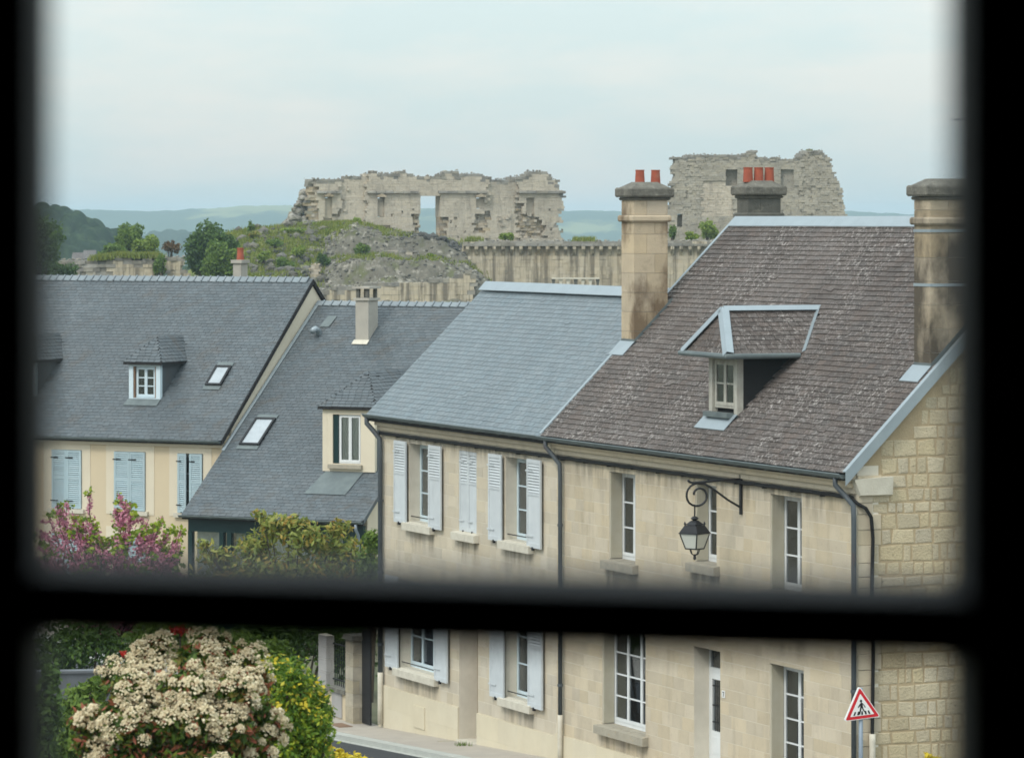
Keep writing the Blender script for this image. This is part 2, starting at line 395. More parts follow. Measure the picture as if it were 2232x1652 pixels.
K['mound'] = mat('grassy_rubble_mound', (0.15, 0.18, 0.045), (0.20, 0.21, 0.08), scale=0.35, rough=1.0, bump=1.0, bscale=2.5, spec=0.05,
                 layers=[dict(scale=0.8, lo=0.52, hi=0.62, amt=0.8, col=(0.27, 0.25, 0.21)), dict(scale=1.7, lo=0.60, hi=0.70, amt=0.8, col=(0.10, 0.10, 0.085))])
K['rockface'] = mat('rubble_rock_face', (0.20, 0.185, 0.15), (0.11, 0.105, 0.085), scale=0.9, rough=1.0, bump=1.0, bscale=3.0, spec=0.05,
                    layers=[dict(scale=1.6, lo=0.54, hi=0.66, amt=0.65, col=(0.44, 0.41, 0.35)), dict(scale=2.3, lo=0.57, hi=0.68, amt=0.85, col=(0.09, 0.085, 0.075)),
                            dict(scale=0.45, lo=0.54, hi=0.66, amt=0.75, col=(0.13, 0.14, 0.06)), dict(scale=0.9, stretch=(1, 1, 0.2), lo=0.55, hi=0.68, amt=0.6, col=(0.12, 0.11, 0.09))])
K['wood_hill'] = mat('wooded_hillside', (0.012, 0.026, 0.011), (0.022, 0.038, 0.015), scale=0.03, rough=1.0, spec=0.02,
                     layers=[dict(scale=0.5, lo=0.48, hi=0.66, amt=0.8, col=(0.045, 0.070, 0.024))])
K['far_hill'] = mat('far_hills_and_fields', (0.035, 0.065, 0.028), (0.055, 0.085, 0.035), scale=0.006, rough=1.0, spec=0.02,
                    layers=[dict(scale=0.0022, stretch=(1, 0.6, 1), lo=0.56, hi=0.60, amt=0.9, col=(0.22, 0.23, 0.09)),
                            dict(scale=0.0031, stretch=(1, 0.7, 1), lo=0.64, hi=0.66, amt=0.9, col=(0.30, 0.26, 0.17))])
K['bark'] = mat('bark', (0.09, 0.07, 0.05), (0.06, 0.05, 0.038), scale=9, rough=0.95, bump=0.6)
K['signwhite'] = mat('sign_white', (0.80, 0.80, 0.78), (0.78, 0.78, 0.76), scale=2, rough=0.35)
K['signred'] = mat('sign_red', (0.60, 0.020, 0.030), (0.56, 0.018, 0.028), scale=2, rough=0.35)
K['signblack'] = mat('sign_black', (0.012, 0.012, 0.014), rough=0.4)
K['polegrey'] = mat('galvanised_pole', (0.27, 0.32, 0.38), (0.24, 0.29, 0.34), scale=4, rough=0.5, metal=0.3)
K['opal'] = mat('opal_lantern_glass', (0.62, 0.63, 0.57), (0.56, 0.57, 0.52), scale=4, rough=0.35)
K['pier'] = mat('weathered_pier_stone', (0.46, 0.40, 0.29), (0.33, 0.295, 0.23), scale=3, rough=0.95, bump=0.4, rand=0.18,
                layers=[dict(scale=2.5, lo=0.5, hi=0.75, amt=0.5, col=(0.17, 0.155, 0.13))])
K['darkwall'] = mat('dark_grey_wall', (0.16, 0.17, 0.185), (0.12, 0.13, 0.14), scale=2, rough=.95)
K['greyrender'] = mat('grey_render', (0.40, 0.385, 0.37), (0.32, 0.31, 0.30), scale=1.5, rough=0.95)
# ------------------------------------------------------------------ generic builders
TILE_MESH = {}
def tile_plane(parent, off, P0, eu, ev, poly, gauge, w, t, m, holes=(), nsolo=300, name='slate', frame=None, stuff_name='slate_courses', seed=1, order=None, lap=1.9):
    """Lay overlapping slates/tiles on the plane P0 + a*eu + b*ev inside a convex polygon given in (a, b)."""
    R = random.Random(seed)
    eu = Vector(eu).normalized(); ev = Vector(ev).normalized(); nn = eu.cross(ev)
    P0 = Vector(P0)
    bmin, bmax = min(p[1] for p in poly), max(p[1] for p in poly)
    def span(b):
        xs = []
        for i in range(len(poly)):
            (a0, b0), (a1, b1) = poly[i], poly[(i + 1) % len(poly)]
            if (b0 - b) * (b1 - b) <= 0 and b0 != b1:
                xs.append(a0 + (a1 - a0) * (b - b0) / (b1 - b0))
        return (min(xs), max(xs)) if len(xs) >= 2 else None
    tiles = []
    nrow = int((bmax - bmin) / gauge) + 1
    for r in range(nrow):
        b = bmin + r * gauge
        sp = span(min(b + gauge * 0.5, bmax - 1e-4))
        if not sp: continue
        a = sp[0] - (w * 0.5 if r % 2 else 0)
        drift = R.uniform(-0.12, 0.12) * w
        a += drift - w
        while a < sp[1]:
            a0, a1 = max(a, sp[0]), min(a + w, sp[1])
            a += w
            if a1 - a0 < 0.03: continue
            am, bm = (a0 + a1) / 2, b + gauge / 2
            if any(h[0] < am < h[1] and h[2] < bm < h[3] for h in holes): continue
            length = min(gauge * lap, bmax - b + 0.01)
            slip = R.random() < .004
            tiles.append((a0, a1, b + R.uniform(-0.006, 0.006) * gauge / 0.12 - (R.uniform(.02, .06) if slip else 0), length, R.uniform(-.06, .06) if slip else R.uniform(-0.006, 0.006), R.uniform(0, 0.25) * t + (.4 * t if slip else 0)))
    def corners(a0, a1, b, L, rot, lift):
        g = 0.005
        out = []
        for (z0, z1) in ((t * 1.0 + lift, -0.1 * t), (t * 2.0 + lift, 0.9 * t)):
            out += [(a0 + g, b + rot * w, z0), (a1 - g, b - rot * w, z0), (a1 - g, b + L, z1), (a0 + g, b + L, z1)]
        return out
    def full(q): return abs((q[1] - q[0]) - w) < 1e-4 and q[3] > gauge * (lap - .05)
    camw = Vector((0, 0, CAMZ))
    idx = [i for i, q in enumerate(tiles) if full(q)]
    def dist(i):
        q = tiles[i]; p = P0 + eu * (q[0] + q[1]) / 2 + ev * q[2]
        if order: return order(p)
        return ((frame.wor(p) if frame else p) - camw).length
    idx.sort(key=dist)
    solo = set(idx[:nsolo])
    key = (round(gauge, 4), round(w, 4), t, m.name, lap)
    if key not in TILE_MESH:
        vs = corners(-w / 2, w / 2, 0, gauge * lap, 0, 0)
        me = bpy.data.meshes.new(name); me.from_pydata(vs, [], [(0, 3, 2, 1), (4, 5, 6, 7), (0, 1, 5, 4), (1, 2, 6, 5), (2, 3, 7, 6), (3, 0, 4, 7)])
        me.materials.append(m); me.update(); TILE_MESH[key] = me
    rot3 = Matrix((eu, ev, nn)).transposed()
    mb = MB()
    for i, q in enumerate(tiles):
        if i in solo:
            o = bpy.data.objects.new(name, TILE_MESH[key]); C.objects.link(o); o.parent = parent
            p = P0 + eu * (q[0] + q[1]) / 2 + ev * q[2] + nn * q[5] - off
            mm = (rot3 @ Matrix.Rotation(-q[4], 3, 'Z')).to_4x4(); mm.translation = p
            o.matrix_local = mm
        else:
            mb.hexa([P0 + eu * c[0] + ev * c[1] + nn * c[2] - off for c in corners(*q)])
    if mb.v:
        mb.build(stuff_name, m, parent=parent, kind='stuff')

def stone_rects(s0, s1, z0, z1, holes, hrow, wmin, wmax, R):
    """courses of blocks with openings cut out"""
    out = []; z = z0; k = 0
    while z < z1 - 0.02:
        h = min(R.choice(hrow), z1 - z)
        if z1 - z - h < 0.08: h = z1 - z
        s = s0 - R.uniform(0, wmax) * 0.5
        while s < s1:
            w = R.uniform(wmin, wmax); a0, a1 = max(s, s0), min(s + w, s1); s += w
            if a1 - a0 < 0.06: continue
            out += subtract([(a0, a1, z, z + h)], holes)
        z += h; k += 1
    return [r for r in out if r[1] - r[0] > 0.03 and r[3] - r[2] > 0.03]

def lay_blocks(parent, off, rects, m, to3, gap, proud, R, nsolo=300, name='stone_block', key=None, rough=0.0, bevel=0.012):
    """rects in the wall's plane -> blocks with slightly rounded faces; to3(a, z, depth) gives the point."""
    rects = sorted(rects, key=key) if key else rects
    cnt = 0; mb = MB()
    for r in rects:
        a0, a1, b0, b1 = r[0] + gap / 2, r[1] - gap / 2, r[2] + gap / 2, r[3] - gap / 2
        if a1 - a0 < 0.02 or b1 - b0 < 0.02: continue
        d = proud + R.uniform(-0.35, 0.35) * proud
        bv = min(bevel, (a1 - a0) * 0.25, (b1 - b0) * 0.25)
        j = lambda: R.uniform(-rough, rough) * min(a1 - a0, b1 - b0)
        bot = [(a0, b0), (a1, b0), (a1, b1), (a0, b1)]
        top = [(a0 + bv, b0 + bv), (a1 - bv, b0 + bv), (a1 - bv, b1 - bv), (a0 + bv, b1 - bv)]
        jj = [(j(), j()) for _ in range(4)]
        lo = [to3(p[0] + q[0], p[1] + q[1], -0.03) for p, q in zip(bot, jj)]
        md = [to3(p[0] + q[0], p[1] + q[1], d * 0.55) for p, q in zip(bot, jj)]
        hi = [to3(p[0] + q[0], p[1] + q[1], d + R.uniform(-0.1, 0.1) * proud) for p, q in zip(top, jj)]
        vs = [Vector(p) - off for p in lo + md + hi]
        fs = [(0, 1, 5, 4), (1, 2, 6, 5), (2, 3, 7, 6), (3, 0, 4, 7), (4, 5, 9, 8), (5, 6, 10, 9), (6, 7, 11, 10), (7, 4, 8, 11), (8, 9, 10, 11)]
        if cnt < nsolo:
            link_mesh(name, [tuple(v) for v in vs], fs, m, parent); cnt += 1
        else:
            mb.add(vs, fs)
    if mb.v: mb.build(name + '_courses', m, parent=parent, kind='stuff')

def window(th, s0, s1, z0, z1, v, m, cols=2, rows=3, curtain=None, fw=0.06, side='front'):
    """part window (outer frame) > casement, pane, curtain"""
    mb = MB(); d0, d1 = v, v + 0.07
    mb.box(s0, s1, d0, d1, z0, z0 + fw * 1.2).box(s0, s1, d0, d1, z1 - fw, z1)
    mb.box(s0, s0 + fw, d0 + .001, d1, z0 + fw * 1.2, z1 - fw).box(s1 - fw, s1, d0 + .001, d1, z0 + fw * 1.2, z1 - fw)
    w = mb.build('window', m, th)
    i0, i1, j0, j1 = s0 + fw, s1 - fw, z0 + fw * 1.2, z1 - fw
    cw = (i1 - i0) / cols
    for c in range(cols):
        a0, a1 = i0 + c * cw, i0 + (c + 1) * cw
        cs = MB(); st = 0.045; e0, e1 = v - 0.012, v + 0.03
        cs.box(a0 + .002, a0 + st, e0, e1, j0, j1).box(a1 - st, a1 - .002, e0, e1, j0, j1)
        cs.box(a0 + st, a1 - st, e0, e1, j0, j0 + st * 1.3).box(a0 + st, a1 - st, e0, e1, j1 - st, j1)
        ph = (j1 - j0 - st * 2.3) / rows
        for r in range(1, rows):
            zz = j0 + st * 1.3 + ph * r
            cs.box(a0 + st, a1 - st, e0 + .008, e1 - .004, zz - 0.014, zz + 0.014)
        cs.build('casement', m, th, parent=w)
        for r in range(rows):
            zz = j0 + st * 1.3 + ph * r
            MB().box(a0 + st - .004, a1 - st + .004, v + 0.006, v + 0.012, zz - .002, zz + ph + .002).build('pane', K['glass'], th, parent=w)
    if curtain is not None:
        for c in range(cols):
            a0, a1 = i0 + c * cw + .02, i0 + (c + 1) * cw - .02
            cm = MB(); n = 14; vs = []
            for k in range(n + 1):
                x = a0 + (a1 - a0) * k / n; y = v + 0.042 + 0.012 * math.sin(k * 1.9)
                vs += [(x, y, j0 + curtain * (j1 - j0)), (x, y, j1)]
            cm.add(vs, [(2 * k, 2 * k + 2, 2 * k + 3, 2 * k + 1) for k in range(n)])
            cm.build('curtain', K['curtain'], th, parent=w)
    return w

def shutter(th, P, ex, ez, ey, wd, ht, m, louvre=(0.62, 0.95), full=False):
    """one shutter leaf: P lower-left corner, ex across, ez up, ey outwards"""
    ex, ey, ez, P = Vector(ex), Vector(ey), Vector(ez), Vector(P)
    mb = MB()
    def bx(x0, x1, y0, y1, z0, z1):
        q = [P + ex * a + ey * b + ez * c for c in (z0, z1) for (a, b) in ((x0, y0), (x1, y0), (x1, y1), (x0, y1))]
        mb.hexa(q)
    st = 0.06; t = 0.035
    bx(0, st, 0, t, 0, ht); bx(wd - st, wd, 0, t, 0, ht)
    bx(st, wd - st, 0.001, t - .001, 0, 0.09); bx(st, wd - st, 0.001, t - .001, ht - 0.07, ht)
    zones = [(0.09, ht * 0.52 - .03), (ht * 0.52 + .03, ht - 0.07)] if full else [(louvre[0] * ht, louvre[1] * ht)]
    if full: bx(st, wd - st, 0.001, t - .001, ht * 0.52 - .03, ht * 0.52 + .03)
    else:
        bx(st, wd - st, 0.006, t - .012, 0.09, louvre[0] * ht - 0.05); bx(st, wd - st, 0.001, t - .001, louvre[0] * ht - 0.05, louvre[0] * ht)
        bx(st, wd - st, 0.004, t - .005, louvre[1] * ht, ht - .07)
    for z0, z1 in zones:
        n = max(3, int((z1 - z0) / 0.055))
        bx(st, wd - st, -0.001, 0.004, z0, z1)
        for k in range(n):
            zz = z0 + (z1 - z0) * (k + 0.5) / n; h = (z1 - z0) / n
            q = []
            for (dz) in (-h * 0.36, h * 0.30):
                pass
            lo, hi = zz - h * 0.42, zz + h * 0.22
            q = [P + ex * a + ey * b + ez * c for (a, b, c) in ((st, t - .006, lo), (wd - st, t - .006, lo), (wd - st, 0.004, hi), (st, 0.004, hi),
                                                                (st, t - .001, lo + .012), (wd - st, t - .001, lo + .012), (wd - st, 0.008, hi + .012), (st, 0.008, hi + .012))]
            mb.hexa(q)
    o = mb.build('shutter', m, th)
    for zz in (ht * 0.12, ht * 0.86):
        h = MB(); P2 = P + ey * (t + 0.001)
        q = [P2 + ex * a + ey * b + ez * c for c in (zz, zz + .03) for (a, b) in ((-0.04, 0), (wd * 0.45, 0), (wd * 0.45, .008), (-0.04, .008))]
        h.hexa(q).build('hinge', K['black'] if m is not K['shutter'] else K['shutter'], th, parent=o)
    k = MB(); q = [P + ex * a + ey * b + ez * c for c in (-.05, .02) for (a, b) in ((wd * .4, 0), (wd * .4 + .05, 0), (wd * .4 + .05, .05), (wd * .4, .05))]
    k.hexa(q).build('latch', K['black'], th, parent=o)
    return o

def gutter(th, s0, s1, v, z, m, r=0.075):
    mb = MB(); n = 8; prof = []
    for k in range(n + 1):
        a = math.pi + math.pi * k / n; prof.append((math.cos(a) * r, math.sin(a) * r))
    for k in range(n, -1, -1):
        a = math.pi + math.pi * k / n; prof.append((math.cos(a) * (r - .012), math.sin(a) * (r - .012)))
    N = len(prof)
    vs = [(s, v + p[0], z + p[1]) for s in (s0, s1) for p in prof]
    mb.add(vs, [(i, (i + 1) % N, (i + 1) % N + N, i + N) for i in range(N)])
    for s in (s0, s1):
        mb.add([(s, v + math.cos(math.pi + math.pi * k / n) * r, z + math.sin(math.pi + math.pi * k / n) * r) for k in range(n + 1)], [tuple(range(n + 1))])
    mb.tube([(s0, v - r, z), (s1, v - r, z)], 0.014, 6)
    s = s0 + 0.4
    while s < s1:
        mb.box(s, s + .02, v - r - .004, v + r, z - r - .004, z - r + .002); s += 0.6
    return mb.build('gutter', m, th)

def chimney(th, s0, s1, v0, v1, zb, zc, body, cap, pots, course=0.3, ledge=0.75, R=rnd, name='chimney'):
    """part chimney > stone_block, ledge, cap, pot"""
    c = MB().box(s0 + .012, s1 - .012, v0 + .012, v1 - .012, zb, zc).build(name, K['mortar'], th)
    z = zb; k = 0
    while z < zc - 0.02:
        h = min(course, zc - z)
        if zc - z - h < 0.1: h = zc - z
        cuts_v = [v0, v0 + (v1 - v0) * (0.38 if k % 2 else 0.62), v1]
        for i in range(2):
            MB().box(s0 - R.uniform(0, .004), s1 + R.uniform(0, .004), cuts_v[i] + (.003 if i else -.002), cuts_v[i + 1] - (.003 if i == 0 else -.002),
                     z + .004, z + h - .003).build('stone_block', body, th, parent=c)
        z += h; k += 1
    zl = zc - ledge
    def ring(o, z0, z1, nm, mm, seg=3):
        mb = MB(); a = 0.02
        mb.add([(s0 - o + a, v0 - o + a, z0), (s1 + o - a, v0 - o + a, z0), (s1 + o - a, v1 + o - a, z0), (s0 - o + a, v1 + o - a, z0),
                (s0 - o, v0 - o, z0 + .03), (s1 + o, v0 - o, z0 + .03), (s1 + o, v1 + o, z0 + .03), (s0 - o, v1 + o, z0 + .03),
                (s0 - o, v0 - o, z1 - .03), (s1 + o, v0 - o, z1 - .03), (s1 + o, v1 + o, z1 - .03), (s0 - o, v1 + o, z1 - .03),
                (s0 - o + a, v0 - o + a, z1), (s1 + o - a, v0 - o + a, z1), (s1 + o - a, v1 + o - a, z1), (s0 - o + a, v1 + o - a, z1)],
               [(0, 3, 2, 1), (12, 13, 14, 15)] + [(r * 4 + i, r * 4 + (i + 1) % 4, (r + 1) * 4 + (i + 1) % 4, (r + 1) * 4 + i) for r in range(3) for i in range(4)])
        return mb.build(nm, mm, th, parent=c)
    ring(0.06, zl, zl + 0.13, 'ledge', body)
    ring(0.045, zc, zc + 0.06, 'cap_moulding', cap)
    ring(0.10, zc + 0.062, zc + 0.25, 'cap', cap)
    mb = MB(); m0, m1 = (s0 + s1) / 2, (v0 + v1) / 2
    mb.add([(s0 - .05, v0 - .05, zc + .245), (s1 + .05, v0 - .05, zc + .245), (s1 + .05, v1 + .05, zc + .245), (s0 - .05, v1 + .05, zc + .245),
            (m0 - .15, v0 + .15, zc + .36), (m0 + .15, v0 + .15, zc + .36), (m0 + .15, v1 - .15, zc + .36), (m0 - .15, v1 - .15, zc + .36)],
           [(0, 1, 5, 4), (1, 2, 6, 5), (2, 3, 7, 6), (3, 0, 4, 7), (4, 5, 6, 7)]).build('mortar_flaunching', K['chimcap'], th, parent=c)
    for (ps, pv, r, h) in pots:
        MB().lathe([(r, 0), (r * .98, h * .15), (r * .86, h * .92), (r * .93, h * .93), (r * .93, h), (r * .68, h), (r * .66, h * .6)], (ps, pv, zc + 0.33), 14).build('chimney_pot', K['terracotta'], th, parent=c)
    return c

def hip_dormer(th, s0, s1, vf, zb, ze, zr, zm, inv, o, hipd, wallm, cheekm, roofm, zincs=None, gauge=0.12, w=0.2, frame=None, tname='slate', ridge_tiles=False, of=None):
    """part dormer > cheek, roof, slate...; zm(v) main roof height, inv(z) its inverse"""
    d = MB()
    of = o if of is None else of
    # front surround
    d.box(s0, s0 + .14, vf, vf + .12, zb, ze).box(s1 - .14, s1, vf, vf + .12, zb, ze).box(s0 + .14, s1 - .14, vf, vf + .12, ze - .12, ze).box(s0 + .14, s1 - .14, vf + .001, vf + .12, zb, zb + .1)
    dm = d.build('dormer', wallm, th)
    for sa, sb in ((s0 + .004, s0 + .1), (s1 - .1, s1 - .004)):
        vb = inv(ze) + .15
        zlo = zm(vf + .12) - .15
        MB().add([(sa, vf + .12, zlo), (sa, vb, ze), (sa, vf + .12, ze), (sb, vf + .12, zlo), (sb, vb, ze), (sb, vf + .12, ze)],
                 [(0, 1, 2), (5, 4, 3), (0, 3, 4, 1), (1, 4, 5, 2), (2, 5, 3, 0)]).build('cheek', cheekm, th, parent=dm)
    sm = (s0 + s1) / 2; vr = inv(zr); ve = inv(ze); va = vf - of + hipd
    A0, A1 = s0 - o, s1 + o; V0 = vf - of
    vs = [(A0, V0, ze), (A1, V0, ze), (A1, ve + .1, ze), (A0, ve + .1, ze), (sm, va, zr), (sm, vr + .05, zr)]
    rf = MB().add(vs, [(0, 1, 4), (1, 2, 5, 4), (3, 0, 4, 5), (0, 3, 2, 1), (2, 3, 5)])
    rf.add([(A0 - .0, V0 - .0, ze - .07), (A1, V0, ze - .07), (A1, ve, ze - .07), (A0, ve, ze - .07), (A0, V0, ze - .002), (A1, V0, ze - .002), (A1, ve, ze - .002), (A0, ve, ze - .002)],
           [(0, 3, 2, 1), (0, 1, 5, 4), (1, 2, 6, 5), (3, 0, 4, 7)])
    r = rf.build('dormer_roof', K['tile_deck'], th, parent=dm)
    # slates on the three slopes
    def cover(P0, P1, P2, P3=None, seed=1):
        P0, P1, P2 = Vector(P0), Vector(P1), Vector(P2)
        eu = (P1 - P0).normalized(); q = (P2 - P0); ev = (q - eu * q.dot(eu)).normalized()
        pts = [P0, P1, P2] + ([Vector(P3)] if P3 is not None else [])
        poly = [((p - P0).dot(eu), (p - P0).dot(ev)) for p in pts]; ca = sum(p[0] for p in poly) / len(poly); kk_ = .94 if zincs else 1.0
        poly = [(ca + (p[0] - ca) * kk_, p[1]) for p in poly]
        tile_plane(dm, th.off, P0, eu, ev, poly, gauge, w, 0.010, roofm, nsolo=40, name=tname, frame=frame, stuff_name='dormer_' + tname + '_courses', seed=seed, lap=1.02)
    cover(vs[0], vs[1], vs[4], seed=3)
    cover(vs[1], vs[2], vs[5], vs[4], seed=4)
    cover(vs[3], vs[0], vs[4], vs[5], seed=5)
    cen = {k: sum((Vector(vs[i]) for i in f), Vector()) / len(f) for k, f in (('F', (0, 1, 4)), ('R', (1, 2, 5, 4)), ('L', (3, 0, 4, 5)))}
    nor = {'F': (Vector(vs[1]) - Vector(vs[0])).cross(Vector(vs[4]) - Vector(vs[0])).normalized(), 'R': (Vector(vs[2]) - Vector(vs[1])).cross(Vector(vs[4]) - Vector(vs[1])).normalized(),
           'L': (Vector(vs[0]) - Vector(vs[3])).cross(Vector(vs[4]) - Vector(vs[3])).normalized()}
    def strip(p, q, wd, nm, m, lift=.03, faces='LR'):
        p, q = Vector(p), Vector(q); t = (q - p).normalized(); mb = MB(); up = (nor[faces[0]] + nor[faces[1]]).normalized()
        for f in faces:
            n_ = nor[f]; e = cen[f] - p; e = (e - t * e.dot(t)); e = (e - n_ * e.dot(n_)).normalized() * wd
            a, b = p + up * lift, q + up * lift; quad = [a, b, b + e * 1.0, a + e]
            if (b - a).cross(e).dot(n_) < 0: quad = quad[::-1]
            mb.prism(quad, n_ * 0.012)
        mb.build(nm, m, th, parent=dm)
    if zincs:
        strip(vs[4], vs[5], .13, 'ridge_flashing', zincs, .08); strip(vs[0], vs[4], .13, 'hip_flashing', zincs, .085, 'FL'); strip(vs[1], vs[4], .13, 'hip_flashing', zincs, .085, 'FR')
    if ridge_tiles:
        n = max(3, int((vr - va) / 0.28))
        for k in range(n):
            p = Vector(vs[4]).lerp(Vector(vs[5]), k / n); q = Vector(vs[4]).lerp(Vector(vs[5]), (k + 1.05) / n)
            strip(p + Vector((0, 0, .012 * (1 if k % 2 else 0))), q, .11, 'ridge_tile', roofm)
    return dm, vs

def leaves(n, blobs, size, R, flat=0.5, shell=0.55, up=0.25, aspect=0.55):
    """n folded leaf faces spread through ellipsoid lobes; returns verts, faces"""
    rs = np.random.RandomState(R)
    wts = np.array([b[1][0] * b[1][1] + b[1][0] * b[1][2] for b in blobs]); wts = wts / wts.sum()
    which = rs.choice(len(blobs), n, p=wts)
    cen = np.array([b[0] for b in blobs])[which]; rad = np.array([b[1] for b in blobs])[which]
    d = rs.normal(size=(n, 3)); d /= np.linalg.norm(d, axis=1)[:, None]
    rr = (shell + (1 - shell) * rs.rand(n)) * (1 + 0.10 * rs.normal(size=n))
    p = cen + d * rad * rr[:, None]
    nrm = d * flat + rs.normal(size=(n, 3)) * (1 - flat) + np.array([0, 0, up]); nrm /= np.linalg.norm(nrm, axis=1)[:, None]
    t = np.cross(nrm, rs.normal(size=(n, 3))); t /= np.linalg.norm(t, axis=1)[:, None]
    b = np.cross(nrm, t)
    s = size * (0.6 + 0.8 * rs.rand(n))[:, None]
    v0 = p - t * s; v1 = p + b * s * aspect - nrm * s * 0.12; v2 = p + t * s; v3 = p - b * s * aspect - nrm * s * 0.12
    V = np.stack([v0, v1, v2, v3], 1).reshape(-1, 3)
    Fc = [(4 * i, 4 * i + 1, 4 * i + 2, 4 * i + 3) for i in range(n)]
    return V, Fc

def lobes(c, r, n, R, sub=0.45, squash=1.0, zmin=-0.5):
    """uneven crown: many lobes on an ellipsoid"""
    q = random.Random(R); out = []
    for i in range(n):
        while True:
            d = Vector((q.gauss(0, 1), q.gauss(0, 1), q.gauss(0, 1))).normalized()
            if d.z > zmin: break
        k = q.uniform(0.45, 0.92)
        s = sub * q.uniform(0.6, 1.25)
        out.append(((c[0] + d.x * r[0] * k, c[1] + d.y * r[1] * k, c[2] + d.z * r[2] * k), (r[0] * s, r[1] * s, r[2] * s * squash)))
    return out

def limbs(base, top, blobs, r0, R, k=10):
    q = random.Random(R); mb = MB()
    base, top = Vector(base), Vector(top)
    mid = base.lerp(top, 0.5) + Vector((q.uniform(-.06, .06), q.uniform(-.06, .06), 0)) * (top - base).length
    mb.tube([base - Vector((0, 0, .1)), base.lerp(mid, .5), mid, top], [r0 * 1.25, r0, r0 * .8, r0 * .3], 8)
    for b in q.sample(blobs, min(k, len(blobs))):
        e = Vector(b[0]); st = base.lerp(top, q.uniform(.3, .8)); m = st.lerp(e, .5) + Vector((0, 0, -.05 * (e - st).length))
        mb.tube([st, m, e], [r0 * .5, r0 * .32, r0 * .1], 5)
    return mb

def tree(name, label, cat, base, crown_c, crown_r, nl, size, lm, R, nlobe=14, r0=0.12, sub=0.45, group=None, zmin=-0.5, trunk=True, cm=None):
    th = Thing(name, label, cat, None, base, group)
    off = th.off
    bl = lobes(crown_c, crown_r, nlobe, R, sub, zmin=zmin) + [(crown_c, tuple(x * .62 for x in crown_r))]
    V, Fc = leaves(nl, bl, size, R)
    link_mesh('crown', V - np.array(off), Fc, lm, th.o, kind=None)
    if trunk:
        mb = limbs(base, (crown_c[0], crown_c[1], crown_c[2] + crown_r[2] * .3), bl, r0, R)
        mb.build('trunk', K['bark'], th)
    return th, bl
# ------------------------------------------------------------------ street frame
KD = 300000.0
al = math.atan((CX + 2600.0) / F)
YO = KD / (1868 + 2600.0)
BC = Frame((1868 - CX) / F * YO, YO, (math.sin(al), -math.cos(al)))
def sx(px, v=0.0): return BC.hit(px, 800, (0, 1, 0), v).x
def gz(s): return 0.05 * (21.9 + max(-21.9, min(60.0, s)))
def gzw(x, y): return gz(BC.loc((x, y, 0)).x)

# ------------------------------------------------------------------ ground, road, pavement
def grid_mesh(name, xs, ys, fz, m, kind='structure', smooth=True):
    V = [(x, y, fz(x, y)) for y in ys for x in xs]; nx = len(xs)
    Fc = [(j * nx + i, j * nx + i + 1, (j + 1) * nx + i + 1, (j + 1) * nx + i) for j in range(len(ys) - 1) for i in range(nx - 1)]
    return link_mesh(name, V, Fc, m, smooth=smooth, kind=kind)
def sst(a, b, x):
    t = max(0.0, min(1.0, (x - a) / (b - a))); return t * t * (3 - 2 * t)
def ground_z(x, y):
    return gzw(x, y) - 0.02 - 62.0 * sst(430, 900, y)
gxs = [-3400, -2000, -1200, -700, -400, -200, -120, -80, -60] + [x for x in range(-50, 51, 5)] + [60, 80, 120, 200, 400, 700, 1200, 2000, 3400]
gys = [-40, -20] + list(range(-10, 131, 5)) + [150, 180, 220, 260, 300, 340, 380, 430, 480, 540, 620, 700, 800, 900, 1200, 1800, 2600, 3600, 4800, 6000, 7000]
tag(grid_mesh('ground', gxs, gys, ground_z, K['ground']), kind='structure')

def strip(name, v0, v1, s_list, h, m, thick=None, lab=None):
    """a band along the street, following its slope"""
    mb = MB()
    for a, b in zip(s_list[:-1], s_list[1:]):
        lo = (thick or 0.3)
        mb.hexa([(a, v0, gz(a) + h - lo), (b, v0, gz(b) + h - lo), (b, v1, gz(b) + h - lo), (a, v1, gz(a) + h - lo),
                 (a, v0, gz(a) + h), (b, v0, gz(b) + h), (b, v1, gz(b) + h), (a, v1, gz(a) + h)])
    o = mb.build(name, m, kind='structure')
    o.location = BC.o; o.rotation_euler = (0, 0, BC.th)
    return o
SL = [-60, -21.9, 0, 25, 55]
strip('road', -8.5, -1.62, SL, 0.01, K['asphalt'], 0.2)
strip('kerb', -1.50, -1.22, SL, 0.12, K['kerb'], 0.3)
strip('gutter_channel', -1.62, -1.50, SL, 0.02, K['kerb'], 0.2)
strip('pavement', -1.22, 0.02, SL, 0.125, K['paving'], 0.3)
strip('pavement', -10.5, -8.5, SL, 0.12, K['paving'], 0.3)

